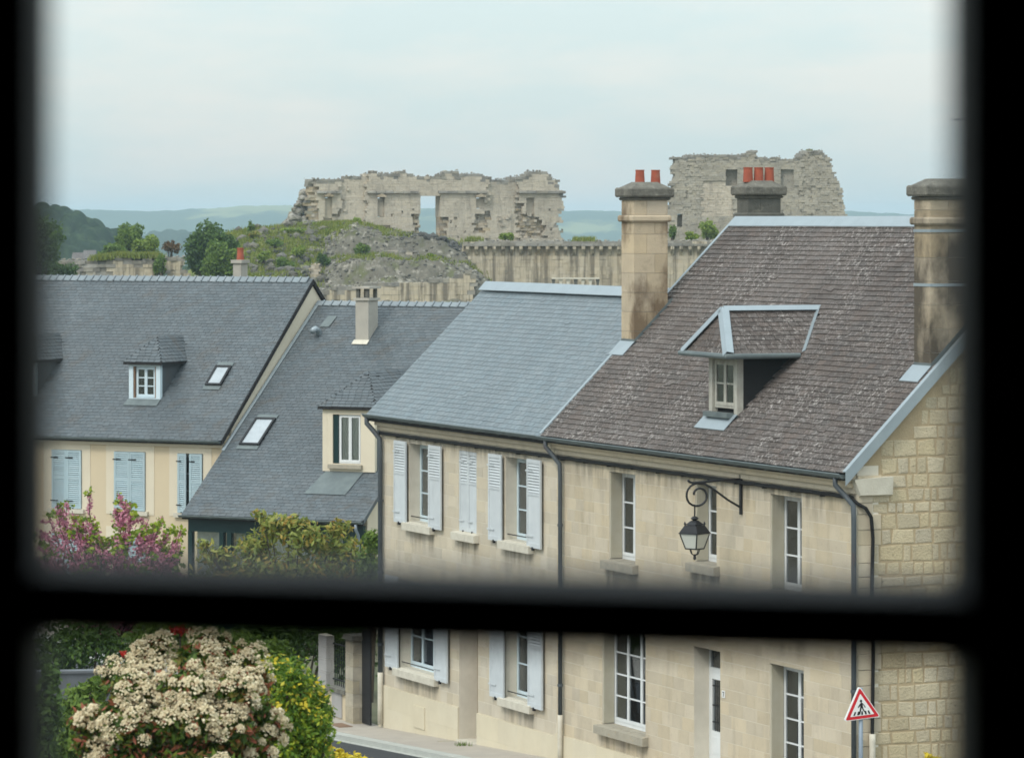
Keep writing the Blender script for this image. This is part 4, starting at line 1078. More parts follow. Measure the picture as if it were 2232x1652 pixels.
gm.tube([(A0 - .08, V0 - .04, dze - .02), (A1 + .04, V0 - .04, dze - .03), (A1 + .04, iC(dze) - .12, dze - .03)], .05, 8)
gm.build('dormer_gutter', K['zinc_dark'], hc, parent=dm)
# valley strip where the dormer meets the roof
p0, p1 = Vector((A1, iC(dze), dze)), Vector((dsm, iC(dzr), dzr))
nrm = Vector((0, -KC, 1)).normalized()
sd = (p1 - p0).normalized().cross(nrm)
MB().prism([p0 + nrm * .06 - sd * .10, p0 + nrm * .06 + sd * .06, p1 + nrm * .06 + sd * .06, p1 + nrm * .06 - sd * .10][::-1], nrm * .012).build('valley_flashing', K['zinc'], hc, parent=dm)
ta = Thing('tv_aerial', 'thin television aerial standing on the smoke-stained chimney', 'aerial', BC, (c2s0 + .25, c2v0 + .92, zc2 + .3))
zt_a = CAMZ + (YH - 256) / F * 69.0
MB().tube([(c2s0 + .25, c2v0 + .92, zc2 + .2), (c2s0 + .25, c2v0 + .92, zt_a)], .014, 6).build('mast', K['polegrey'], ta)
MB().tube([(c2s0 + .25, c2v0 + .62, zt_a - .06), (c2s0 + .25, c2v0 + 1.6, zt_a - .02)], .008, 6).build('boom', K['polegrey'], ta)
for k in range(7):
    MB().tube([(c2s0 + .05, c2v0 + .65 + k * .14, zt_a - .05), (c2s0 + .45, c2v0 + .65 + k * .14, zt_a - .05)], .005, 4).build('element', K['polegrey'], ta)

# ------------------------------------------------------------------ cream house with the long dark slate roof
YA = 112.0
FA = Frame((490 - CX) / F * YA, YA, (0.891, -0.454))
VEA, ZEA, VRA, ZRA = -0.22, 4.98, 4.86, 9.36
KA = (ZRA - ZEA) / (VRA - VEA)
zA = lambda v: ZEA + KA * (v - VEA)
iA = lambda z: VEA + (z - ZEA) / KA
bA = pv(KA, VEA)
SA = -13.5
ha = Thing('rendered_house', 'cream rendered house with pale blue shutters under a long dark slate roof', 'house', FA, (0, 0, 0))
def ax(px, v=0.0): return FA.hit(px, 800, (0, 1, 0), v).x
def az(px, py, v=0.0): return FA.hit(px, py, (0, 1, 0), v).z
zw0, zw1 = az(250, 1112), az(250, 983)
a_open = [(ax(p0), ax(p1), zw0, zw1) for (p0, p1) in ((114, 179), (250, 318), (388, 443))]
zg0, zg1 = 0.5, 2.2
a_low = [(ax(p0), ax(p1), zg0, zg1) for (p0, p1) in ((114, 179), (250, 318))]
mb = MB()
for r in subtract([(SA, 0, -.3, ZEA + .1)], a_open + a_low): mb.box(r[0], r[1], 0, .35, r[2], r[3])
mb.build('wall', K['render'], ha)
DA = 2 * VRA
gp = [(0, .352, -.3), (0, DA, -.3), (0, DA, ZEA), (0, VRA, ZRA - .16), (0, .352, zA(.352) - .16)]
prism_wall(ha, 'gable_wall', [(-.002, p[1], p[2]) for p in gp], (.3, 0, 0), K['render_band'])
prism_wall(ha, 'gable_wall', [(SA, p[1], p[2]) for p in gp][::-1], (-.3, 0, 0), K['render_band'])
prism_wall(ha, 'back_wall', [(SA + .31, DA, 0), (SA + .31, DA, ZEA), (-.31, DA, ZEA), (-.31, DA, 0)], (0, .3, 0), K['render'])
for i, o in enumerate(a_open + a_low):
    for q in subtract([(o[0] - .28, o[1] + .28, o[2] - .10, o[3] + .26)], [o]):
        MB().box(q[0], q[1], -.012, -.001, q[2], q[3]).build('window_surround', K['render_band'], ha)
    window(ha, o[0] + .01, o[1] - .01, o[2] + .01, o[3] - .01, .2, K['white'], 2, 3)
    MB().box(o[0] - .1, o[1] + .1, -.10, -.0125, o[2] - .12, o[2] - .002).build('sill', K['sill'], ha)
    mid = (o[0] + o[1]) / 2; ht = o[3] - o[2] - .02
    if i == 2:
        gap = .11
        shutter(ha, (o[0] + .01, -.02, o[2] + .01), (1, 0, 0), (0, 0, 1), (0, -1, 0), (o[1] - o[0]) * .34, ht, K['shutter_blue'], full=True)
        shutter(ha, (o[1] - (o[1] - o[0]) * .52, -.02, o[2] + .01), (1, 0, 0), (0, 0, 1), (0, -1, 0), (o[1] - o[0]) * .5, ht, K['shutter_blue'], full=True)
    else:
        shutter(ha, (o[0] + .01, -.02, o[2] + .01), (1, 0, 0), (0, 0, 1), (0, -1, 0), mid - o[0] - .012, ht, K['shutter_blue'], full=True)
        shutter(ha, (mid + .004, -.02, o[2] + .01), (1, 0, 0), (0, 0, 1), (0, -1, 0), o[1] - mid - .012, ht, K['shutter_blue'], full=True)
MB().box(SA, -.02, -.10, -.001, ZEA - .22, ZEA - .10).build('cornice', K['render_band'], ha)
gutter(ha, SA, .0, VEA - .05, ZEA - .03, K['zinc_dark'], r=.065)
rA = roof_deck(ha, SA - .05, .06, VEA, ZEA, VRA, ZRA, DA - VEA, ZEA)
# dormers
def adorm(pxl, pxr, pyb, pye, pxa, pya):
    q = FA.hit(pxl, pyb, (0, -KA, 1), ZEA - KA * VEA); vf = q.y; s0 = q.x; s1 = FA.hit(pxr, 800, (0, 1, 0), vf).x
    ze = FA.hit(pxl, pye, (0, 1, 0), vf).z; sm = (s0 + s1) / 2; qa = FA.hit(pxa, pya, (1, 0, 0), sm)
    return s0, s1, vf, zA(vf) - .02, ze, qa.z, qa.y - vf
dA = [adorm(281, 349, 873, 789, 343, 735), None]
dA[1] = tuple(x + (dx if i < 2 else 0) for i, x in enumerate(dA[0]) for dx in [ax(0) - ax(272)])
holesA = []
aA = lambda s: s - SA
for k, D in enumerate(dA):
    s0, s1, vf, zb, ze, zr, hd = D
    print('dormerA', D)
    dm, dv = hip_dormer(ha, s0, s1, vf, zb, ze, zr, zA, iA, .12, (zr - ze) / KA, K['bluewhite'], K['slate_a'], K['slate_a'], gauge=.125, w=.2, frame=FA, ridge_tiles=True)
    window(ha, s0 + .19, s1 - .19, zb + .11, ze - .13, vf + .09, K['bluewhite'], 2, 3, fw=.03)
    for (x, w_) in ((s0 + .142, .04), (s1 - .182, .04)):
        MB().box(x, x + w_ + .0, vf + .02, vf + .10, zb + .1, ze - .12).build('shutter_edge', K['brownwood'], ha, parent=dm)
    MB().hexa([(s0 - .08, vf - .20, zA(vf - .20) + .05), (s1, vf - .20, zA(vf - .20) + .05), (s1 + .02, vf - .005, zA(vf) + .05), (s0 - .02, vf - .005, zA(vf) + .05),
               (s0 - .08, vf - .20, zA(vf - .20) + .06), (s1, vf - .20, zA(vf - .20) + .06), (s1 + .02, vf - .005, zA(vf) + .06), (s0 - .02, vf - .005, zA(vf) + .06)]).build('apron_flashing', K['zinc_dark'], ha, parent=dm)
    holesA += [(aA(s0), aA(s1), bA(vf), bA(iA(ze))), (aA(s0) + .25, aA(s1) - .25, bA(iA(ze)) - .1, bA(iA(zr)) - .2)]
def skylight(th, fr, kk, c0, zf, corners, aS, bS, mframe=K['black'], nm='skylight'):
    """corners in pixels (lower left, upper right) of the glass on the roof plane"""
    p = fr.hit(*corners[0], (0, -kk, 1), c0); q = fr.hit(*corners[1], (0, -kk, 1), c0)
    s0, s1, v0, v1 = p.x, q.x, p.y, q.y
    n = Vector((0, -kk, 1)).normalized(); up = Vector((0, 1, kk)).normalized(); L = (v1 - v0) * math.sqrt(1 + kk * kk)
    P = Vector((s0, v0, zf(v0)))
    def bx(mb, a0, a1, b0, b1, c0_, c1_):
        mb.hexa([P + Vector((1, 0, 0)) * a + up * b + n * c for c in (c0_, c1_) for (a, b) in ((a0, b0), (a1, b0), (a1, b1), (a0, b1))])
    W = s1 - s0; f = .06
    mb = MB(); bx(mb, -f, 0, -f, L + f, 0, .09); bx(mb, W, W + f, -f, L + f, 0, .09); bx(mb, 0, W, -f, 0, 0, .088); bx(mb, 0, W, L, L + f, 0, .088)
    o = mb.build(nm, mframe, th)
    g = MB(); bx(g, 0, W, 0, L, .05, .06); g.build('pane', K['skyglass'], th, parent=o)
    g = MB(); bx(g, -f, W + f, L + f + .002, L + f + .16, .03, .05); g.build('head_flashing', K['zinc_dark'], th, parent=o)
    g = MB(); bx(g, -f - .03, W + f, -f - .16, -f - .002, .03, .04); g.build('apron_flashing', K['zinc_dark'], th, parent=o)
    return (aS(s0) - .03, aS(s1) + .03, bS(v0), bS(v1))
holesA.append(skylight(ha, FA, KA, ZEA - KA * VEA, zA, ((454, 839), (501, 804)), aA, bA))
tile_plane(rA, ha.off, (SA, VEA, ZEA), (1, 0, 0), (0, 1, KA), [(0, -.04), (-SA + .04, -.04), (-SA + .04, bA(VRA)), (0, bA(VRA))], 0.126, 0.20, 0.011, K['slate_a'], holes=holesA, name='slate', frame=FA, seed=6)
def ridge_tiles(th, s0, s1, v, z, kk, pitch_, m, w=.16):
    n = int((s1 - s0) / pitch_)
    me = None
    for k in range(n):
        mb = MB()
        for sg in (-1, 1):
            for (a0, a1, h) in ((.018, pitch_ - .012, .058), (pitch_ - .045, pitch_ - .004, .082)):
                p = [(a0, 0, h + .012), (a1, 0, h), (a1, sg * w, h - w * kk), (a0, sg * w, h + .012 - w * kk)]
                mb.prism(p if sg < 0 else p[::-1], (0, 0, .018))
        if me is None:
            o = mb.build('ridge_tile', m, None, parent=th.o); me = o.data
        else:
            o = bpy.data.objects.new('ridge_tile', me); C.objects.link(o); o.parent = th.o
        o.location = Vector((s0 + k * pitch_, v, z)) - th.off
K['ridge'] = mat('grey_ridge_tile', (0.23, 0.265, 0.285), (0.19, 0.22, 0.24), scale=2, rough=0.5, rand=0.10)
ridge_tiles(ha, SA, .0, VRA, ZRA, KA, .253, K['ridge'])
# small chimney behind the ridge
q = FA.hit(508, 570, (0, 1, 0), VRA + .9)
cs0, cs1 = q.x, q.x + .27
zt0 = FA.hit(520, 574, (0, 1, 0), VRA + .9).z
cA = MB().box(cs0, cs1, VRA + .9, VRA + 1.28, 7.0, zt0).build('chimney', K['concrete'], ha)
MB().box(cs0 - .05, cs1 + .05, VRA + .85, VRA + 1.33, zt0 + .001, zt0 + .10).build('cap', K['concrete'], ha, parent=cA)
MB().lathe([(.11, 0), (.105, .1), (.09, .30), (.10, .31), (.10, .35), (.07, .35)], ((cs0 + cs1) / 2, VRA + 1.09, zt0 + .1), 14).build('chimney_pot', K['terracotta'], ha, parent=cA)

# ------------------------------------------------------------------ lower slate-roofed house with the dark green veranda
VE2, ZE2, VR2, ZR2 = -2.36, 3.08, 5.12, 8.68
K2 = (ZR2 - ZE2) / (VR2 - VE2)
z2 = lambda v: ZE2 + K2 * (v - VE2)
i2 = lambda z: VE2 + (z - ZE2) / K2
b2 = pv(K2, VE2)
S2 = 5.7
h2 = Thing('rendered_house', 'slate-roofed house with dark green glazed veranda and stone-fronted dormer', 'house', FA, (.1, -2.1, 0))
r2 = roof_deck(h2, .06, S2, VE2, ZE2, VR2, ZR2, VR2 + 5.0, ZR2 - 5.0 * K2)
for (ss, dd, fl) in ((S2 - .12, .25, 1),):
    p = [(ss, -1.9, -.3), (ss, VR2 + 4.5, -.3), (ss, VR2 + 4.5, z2(VR2) - 4.5 * K2 - .16), (ss, VR2, ZR2 - .16), (ss, -1.9, z2(-1.9) - .16)]
    prism_wall(h2, 'gable_wall', p, (dd, 0, 0), K['render_band'])
verge(h2, S2 - .02, S2 + .03, VE2, VR2, z2, .035, K['slate_a'], nm='verge_slates', drop=.12)
verge(h2, .04, .14, -.25, VR2, z2, .055, K['zinc'])
prism_wall(h2, 'abutment_wall', [(.3, -.05, -.3), (.3, VR2 + 4.5, -.3), (.3, VR2 + 4.5, z2(VR2) - 4.5 * K2 - .16), (.3, VR2, ZR2 - .16), (.3, -.05, z2(-.05) - .16)], (.25, 0, 0), K['render_band'])
def a2x(px, v): return FA.hit(px, 800, (0, 1, 0), v).x
# veranda front: green posts, beam, glazed bays, curtains
vv = -2.1
mb = MB().box(.1, S2 - .14, vv, vv + .14, 2.60, 2.92); mb.build('beam', K['greenpaint'], h2)
posts = [.1, a2x(478, vv), a2x(495, vv), a2x(535, vv), a2x(560, vv), a2x(690, vv), a2x(712, vv), a2x(748, vv), S2 - .28]
posts = sorted(posts)
for p in posts: MB().box(p, p + .13, vv - .012, vv + .13, 0.0, 2.599).build('post', K['greenpaint'], h2)
for p, q in zip(posts[:-1], posts[1:]):
    if q - p < .2: continue
    MB().box(p + .131, q - .001, vv + .05, vv + .058, .35, 2.598).build('pane', K['glass'], h2)
    MB().box(p + .131, q - .001, vv + .01, vv + .11, 0, .349).build('panel', K['greenpaint'], h2)
    n = 24; vs = []
    for k in range(n + 1):
        x = p + .14 + (q - p - .15) * k / n; vs += [(x, vv + .25 + .03 * math.sin(k * 2.1), .3), (x, vv + .25 + .03 * math.sin(k * 2.1), 2.6)]
    MB().add(vs, [(2 * k, 2 * k + 2, 2 * k + 3, 2 * k + 1) for k in range(n)]).build('curtain', K['curtain'], h2)
MB().box(.35, S2 - .14, vv + 1.2, vv + 1.3, -.2, 3.4).build('veranda_back_wall', K['brownwood'], h2)
gutter(h2, .0, S2, VE2 - .05, ZE2 - .03, K['zinc_dark'], r=.06)
pipe(h2, [(S2 - .2, VE2 - .05, ZE2 - .1), (S2 - .2, VE2 - .03, ZE2 - .25), (S2 - .2, VE2 + .1, ZE2 - .4), (S2 - .2, VE2 + .12, ZE2 - .6), (S2 - .2, VE2 + .12, .1)], K['polegrey'], .04)
# stone-fronted dormer
q = FA.hit(703, 1024, (0, -K2, 1), ZE2 - K2 * VE2); vf = q.y - .1; s0 = FA.hit(703, 900, (0, 1, 0), vf).x; s1 = FA.hit(817, 900, (0, 1, 0), vf).x
zb = FA.hit(705, 1026, (0, 1, 0), vf).z; ze = FA.hit(700, 886, (0, 1, 0), vf).z; sm = (s0 + s1) / 2
qa = FA.hit(790, 812, (1, 0, 0), sm); zr = qa.z
print('dormer2', s0, s1, vf, zb, ze, zr, i2(zr))
dm, dv = hip_dormer(h2, s0, s1, vf, zb, ze, zr, z2, i2, .10, (zr - ze) / K2, K['render_band'], K['slate_a'], K['slate_a'], gauge=.125, w=.2, frame=FA, ridge_tiles=True)
w0, w1 = FA.hit(725, 900, (0, 1, 0), vf).x, FA.hit(786, 900, (0, 1, 0), vf).x
zwb, zwt = FA.hit(730, 1010, (0, 1, 0), vf).z, FA.hit(730, 903, (0, 1, 0), vf).z
for r in subtract([(s0 + .141, s1 - .141, zb + .101, ze - .121)], [(w0, w1, zwb, zwt)]):
    MB().box(r[0], r[1], vf + .002, vf + .12, r[2], r[3]).build('surround_stone', K['render_band'], h2, parent=dm)
window(h2, w0 + .17, w1 - .005, zwb + .01, zwt - .005, vf + .06, K['white'], 2, 1, curtain=.05, fw=.03)
MB().box(w0 + .01, w0 + .165, vf + .03, vf + .07, zwb + .01, zwt - .005).build('shutter_edge', K['greenpaint'], h2, parent=dm)
MB().box(w0 - .1, w1 + .06, vf - .1, vf - .002, zwb - .13, zwb - .02).build('sill', K['old_sill'], h2, parent=dm)
MB().hexa([(s0 - .15, vf - .75, z2(vf - .75) + .05), (s1 - .5, vf - .75, z2(vf - .75) + .05), (s1 - .35, vf - .005, z2(vf) + .055), (s0 + .1, vf - .005, z2(vf) + .055),
           (s0 - .15, vf - .75, z2(vf - .75) + .045), (s1 - .5, vf - .75, z2(vf - .75) + .045), (s1 - .35, vf - .005, z2(vf) + .05), (s0 + .1, vf - .005, z2(vf) + .05)]).build('apron_flashing', K['zinc_dark'], h2, parent=dm)
a2 = lambda s: s - .06
holes2 = [(a2(s0) + .1, a2(s1) - .1, b2(vf) - .05, b2(i2(ze))), (a2(s0) + .3, a2(s1) - .3, b2(i2(ze)) - .1, b2(i2(zr)) - .2)]
holes2.append(skylight(h2, FA, K2, ZE2 - K2 * VE2, z2, ((528, 969), (597, 918)), a2, b2, nm='skylight'))
tile_plane(r2, h2.off, (.06, VE2, ZE2), (1, 0, 0), (0, 1, K2), [(0, -.04), (S2 - .06, -.04), (S2 - .06, b2(VR2)), (0, b2(VR2))], 0.126, 0.20, 0.011, K['slate_a'], holes=holes2, name='slate', frame=FA, seed=9)
ridge_tiles(h2, .02, S2, VR2, ZR2, K2, .275, K['ridge'])
# chimney with a slab on legs
q = FA.hit(775, 745, (0, -K2, 1), ZE2 - K2 * VE2); cv = q.y; cs0 = q.x; cs1 = FA.hit(803, 745, (0, 1, 0), cv).x
cz = FA.hit(790, 655, (0, 1, 0), cv).z; cd = .55
c2_ = MB().box(cs0, cs1, cv, cv + cd, z2(cv) - .1, cz).build('chimney', K['concrete'], h2)
MB().box(cs0 - .05, cs1 + .05, cv - .05, cv + cd + .05, cz + .001, cz + .07).build('cap', K['concrete'], h2, parent=c2_)
for (x, y) in ((cs0 + .02, cv), (cs1 - .1, cv), (cs0 + .02, cv + cd - .1), (cs1 - .1, cv + cd - .1), ((cs0 + cs1) / 2 - .04, cv + cd * .4)):
    MB().box(x, x + .09, y, y + .09, cz + .071, cz + .33).build('cap_leg', K['chimdark'], h2, parent=c2_)
MB().box(cs0 - .07, cs1 + .07, cv - .07, cv + cd + .07, cz + .331, cz + .39).build('cap_slab', K['concrete'], h2, parent=c2_)
MB().hexa([(cs0 - .05, cv - .15, z2(cv - .15) + .05), (cs1 + .03, cv - .15, z2(cv - .15) + .05), (cs1 + .03, cv - .002, z2(cv) + .05), (cs0 - .05, cv - .002, z2(cv) + .05),
           (cs0 - .05, cv - .15, z2(cv - .15) + .06), (cs1 + .03, cv - .15, z2(cv - .15) + .06), (cs1 + .03, cv - .002, z2(cv) + .06), (cs0 - .05, cv - .002, z2(cv) + .06)]).build('flashing', K['sill'], h2, parent=c2_)
# roof vent pipe
q = FA.hit(690, 737, (0, -K2, 1), ZE2 - K2 * VE2)
vp = MB().tube([(q.x, q.y + .15, z2(q.y) - .05), (q.x, q.y + .12, z2(q.y) + .20), (q.x - .02, q.y - .05, z2(q.y) + .26), (q.x - .03, q.y - .2, z2(q.y) + .2)], .09, 10).build('roof_vent', K['zinc'], h2, smooth=True)
MB().hexa([(q.x - .1, q.y + .35, z2(q.y + .35) + .05), (q.x + .2, q.y + .35, z2(q.y + .35) + .05), (q.x + .25, q.y + .75, z2(q.y + .75) + .05), (q.x - .05, q.y + .75, z2(q.y + .75) + .05),
           (q.x - .1, q.y + .35, z2(q.y + .35) + .06), (q.x + .2, q.y + .35, z2(q.y + .35) + .06), (q.x + .25, q.y + .75, z2(q.y + .75) + .06), (q.x - .05, q.y + .75, z2(q.y + .75) + .06)]).build('vent_flashing', K['zinc_dark'], h2, parent=vp)

# ------------------------------------------------------------------ wall lantern
q = BC.hit(1618, 1040, (0, 1, 0), 0); ls = q.x
ppm = F / 71.0
LP = lambda dv, dpy: Vector((ls, -dv, CAMZ + (YH - dpy) / F * 71.0))      # dv metres out from the wall
k_ = 1.0 / (ppm * 0.921)                                                  # metres per pixel across
wl_ = Thing('wall_lantern', 'black four-sided street lantern hanging from a scrolled iron wall bracket', 'street lamp', BC, (ls, 0, CAMZ + (YH - 1122) / F * 71))
def P2(px, py): return LP((1618 - px) * k_, py)
MB().box(ls - .03, ls + .03, -.05, -.009, CAMZ + (YH - 1122) / F * 71, CAMZ + (YH - 1035) / F * 71).build('wall_bar', K['black'], wl_)
MB().tube([P2(1615, 1045), P2(1560, 1047), P2(1530, 1049), P2(1507, 1050), P2(1500, 1048), P2(1497, 1044)], .022, 8).build('bracket_arm', K['black'], wl_)
pts = [P2(1616, 1108), P2(1585, 1089), P2(1556, 1067)]
for k in range(0, 30):
    a = math.radians(62 + k * 17.6); r = 26.0 if k < 9 else 26.0 - (k - 9) * .92
    cx_, cy_ = 1520, 1077
    pts.append(P2(cx_ + r * math.cos(a) + (4 if k == 0 else 0), cy_ - r * math.sin(a)))
MB().tube(pts[:3] + pts[3:31], .020, 8).build('scroll', K['black'], wl_)
lc = P2(1512, 1100); zt_l = P2(1512, 1103).z
mpp = 71.0 / F
MB().tube([(lc.x, lc.y, zt_l + .05), (lc.x, lc.y, P2(0, 1128).z)], .014, 8).build('hanger', K['black'], wl_)
zz = lambda py: CAMZ + (YH - py) / F * 71
hood = MB().lathe([(.03, zz(1132) - zz(1132)), (.055, .02), (.075, .035), (.05, .06), (.03, .075)], (lc.x, lc.y, zz(1132)), 12)
def frus(mb, r0, z0, r1, z1, close=True):
    c, s_ = math.cos(math.radians(28)), math.sin(math.radians(28))
    def sq(r, z): return [(lc.x + r * (a * c - b * s_), lc.y + r * (a * s_ + b * c), z) for a, b in ((-1, -1), (1, -1), (1, 1), (-1, 1))]
    mb.add(sq(r0, z0) + sq(r1, z1), [(0, 3, 2, 1), (4, 5, 6, 7), (0, 1, 5, 4), (1, 2, 6, 5), (2, 3, 7, 6), (3, 0, 4, 7)])
    return sq(r0, z0), sq(r1, z1)
frus(hood, .12, zz(1141), .045, zz(1132)); frus(hood, .195, zz(1158), .125, zz(1142)); frus(hood, .205, zz(1160.5), .20, zz(1158.2))
hood.build('hood', K['black'], wl_)
g0, g1 = frus(MB(), .115, zz(1193), .185, zz(1161))
for i in range(4):
    a, b, c, d = Vector(g0[i]), Vector(g0[(i + 1) % 4]), Vector(g1[(i + 1) % 4]), Vector(g1[i])
    MB().prism([a, b, c, d], ((b - a).cross(d - a)).normalized() * .008).build('glass_pane', K['opal'], wl_)
    MB().tube([a, d], .013, 6).build('lantern_bar', K['black'], wl_)
    MB().tube([a, b], .013, 6).build('lantern_bar', K['black'], wl_)
    e = Vector((lc.x, lc.y, zz(1208)))
    MB().tube([a.lerp(b, .5) , a.lerp(b, .5).lerp(e, .35) + Vector((0, 0, -.05)), e], .009, 6).build('basket_bar', K['black'], wl_)
    MB().lathe([(.012, 0), (.022, .02), (.008, .06)], (g1[i][0] * .66 + lc.x * .34, g1[i][1] * .66 + lc.y * .34, zz(1142)), 6).build('finial', K['black'], wl_)
MB().lathe([(.012, -.07), (.03, -.045), (.022, 0), (.03, .03)], (lc.x, lc.y, zz(1209)), 10).build('finial', K['black'], wl_)

# ------------------------------------------------------------------ pedestrian crossing sign
SY = 65.9
sp = at(1877, 1700, SY); gsp = gzw(sp.x, sp.y) + .12
sg = Thing('road_sign', 'red-edged triangular pedestrian crossing sign on a grey pole', 'road sign', None, (sp.x, sp.y, gsp))
zs = at(1877, 1559, SY).z
MB().tube([(sp.x, sp.y + .06, gsp - .2), (sp.x, sp.y + .06, zs + .45)], .036, 12).build('pole', K['polegrey'], sg, smooth=True)
yaw, roll = math.radians(14), math.radians(5.5)
ctr = at(1877, 1535, SY)
Rm = Matrix.Rotation(yaw, 3, 'Z') @ Matrix.Rotation(-roll, 3, 'Y')
def sgp(x, z, d): return ctr + Rm @ Vector((x, -d, z))
def tri(r, cut, n=5):
    out = []
    for k in range(3):
        a = math.radians(90 + 120 * k); c = Vector((math.cos(a), math.sin(a))) * (r - cut * 2)
        for j in range(n):
            b = a + math.radians(-60 + 120 * j / (n - 1)); out.append((c.x + cut * math.cos(b), c.y + cut * math.sin(b)))
    return out
U = 76 / F * SY / 1.732 * 1.10
def plate(pts, d, t, nm, m):
    nrm = Rm @ Vector((0, -1, 0))
    return MB().prism([sgp(x, z - U * .16, d) for x, z in pts], nrm * t).build(nm, m, sg)
plate(tri(U, .022), .0, .055, 'board', K['signwhite'])
plate(tri(U * .93, .016), .004, .003, 'red_border', K['signred'])
plate(tri(U * .66, .006), .008, .003, 'white_field', K['signwhite'])
sc = U * .66
def pict(pts, nm='pictogram'): plate([(x * sc, z * sc) for x, z in pts], .012, .003, nm, K['signblack'])
pict([(.00 + .085 * math.cos(a), .50 + .10 * math.sin(a)) for a in [math.pi * 2 * k / 12 for k in range(12)]])
pict([(-.09, .10), (.10, .08), (.10, .34), (.05, .39), (-.02, .38), (-.10, .30)])
pict([(-.10, .31), (-.07, .22), (-.22, .06), (-.27, .10)])
pict([(.06, .37), (.11, .33), (.27, .12), (.28, .02), (.22, .03), (.20, .11)])
pict([(-.09, .11), (.02, .10), (-.04, -.10), (-.16, -.42), (-.25, -.40), (-.15, -.12)])
pict([(.00, .10), (.10, .09), (.13, -.08), (.32, -.36), (.26, -.40), (.06, -.12)])
for (x, sh) in ((-.58, .10), (-.30, .05), (.0, 0), (.28, -.05), (.54, -.09)):
    pict([(x - .07, -.44), (x + .06, -.44), (x + .06 + sh, -.20), (x - .04 + sh, -.20)], 'crossing_stripe')

# ------------------------------------------------------------------ garden entrance beyond the far house
def pier(px_l, px_r, px_b, py_top, py_bot, label, m, cap=True):
    p = BC.hit(px_r, py_bot, (0, 0, 1), 0.1)
    s1_ = p.x; v0 = p.y; s0_ = BC.hit(px_l, py_bot, (0, 1, 0), v0).x; v1 = BC.hit(px_b, py_bot, (1, 0, 0), s1_).y
    zt_ = BC.hit(px_r, py_top, (0, 1, 0), v0).z
    t = Thing('gate_pier', label, 'gate pier', BC, (s1_, v0, 0))
    z = -.1; k = 0; core = MB().box(s0_ + .01, s1_ - .01, v0 + .01, v1 - .01, -.15, zt_ - .09).build('pier_core', K['mortar'], t)
    while z < zt_ - .12:
        h = min(.29, zt_ - .1 - z); c = v0 + (v1 - v0) * (.4 if k % 2 else .65)
        for (a, b) in ((v0, c - .003), (c + .003, v1)):
            MB().box(s0_ - rnd.uniform(0, .006), s1_ + rnd.uniform(0, .006), a, b, z + .004, z + h - .004).build('stone_block', m, t)
        z += h; k += 1
    if cap: MB().hexa([(s0_ - .06, v0 - .06, zt_ - .1), (s1_ + .06, v0 - .06, zt_ - .1), (s1_ + .06, v1 + .06, zt_ - .1), (s0_ - .06, v1 + .06, zt_ - .1),
                       (s0_ - .03, v0 - .03, zt_), (s1_ + .03, v0 - .03, zt_), (s1_ + .03, v1 + .03, zt_), (s0_ - .03, v1 + .03, zt_)]).build('pier_cap', K['chimcap'], t)
    return s0_, s1_, v0, v1, zt_
pa = pier(753, 769.5, 805, 1385, 1580, 'coursed stone gate pier beside the slate-roofed stone house', K['pier'])
pb = pier(694, 711, 728, 1376, 1560, 'smooth grey gate pier at the far end of the low wall', K['greyrender'], cap=False)
lw = Thing('garden_wall', 'low garden wall with dark coping between the two gate piers', 'wall', BC, (pb[1], pa[2], 0))
zt_w = BC.hit(752, 1505, (0, 1, 0), pa[2]).z
MB().box(pb[1] + .01, pa[0] - .01, pa[2] + .06, pa[2] + .32, -.15, zt_w - .09).build('wall', K['render'], lw)
MB().box(pb[1] + .012, pa[0] - .012, pa[2] - .02, pa[2] + .40, zt_w - .088, zt_w).build('coping', K['chimcap'], lw)
MB().box(pb[1] + .3, pa[0] - .35, pa[2] + .04, pa[2] + .058, .15, .75).build('meter_panel', K['greyrender'], lw)
rl = Thing('iron_railing', 'dark iron railing on the low garden wall between the piers', 'railing', BC, (pb[1], pa[2] + .19, zt_w))
s = pb[1] + .12
while s < pa[0] - .08:
    MB().tube([(s, pa[2] + .19, zt_w), (s, pa[2] + .19, zt_w + 1.0)], .012, 6).build('bar', K['black'], rl); s += .13
for zz_ in (zt_w + .12, zt_w + .9): MB().box(pb[1] + .012, pa[0] - .012, pa[2] + .175, pa[2] + .205, zz_, zz_ + .03).build('rail', K['black'], rl)
gt = Thing('garden_gate', 'narrow dark gate between stone pier and the slate-roofed stone house', 'gate', BC, (pa[1], pa[2], 0))
MB().box(pa[1] + .02, sB0 - .02, pa[2] + .2, pa[2] + .24, .15, 2.2).build('gate_leaf', K['black'], gt)
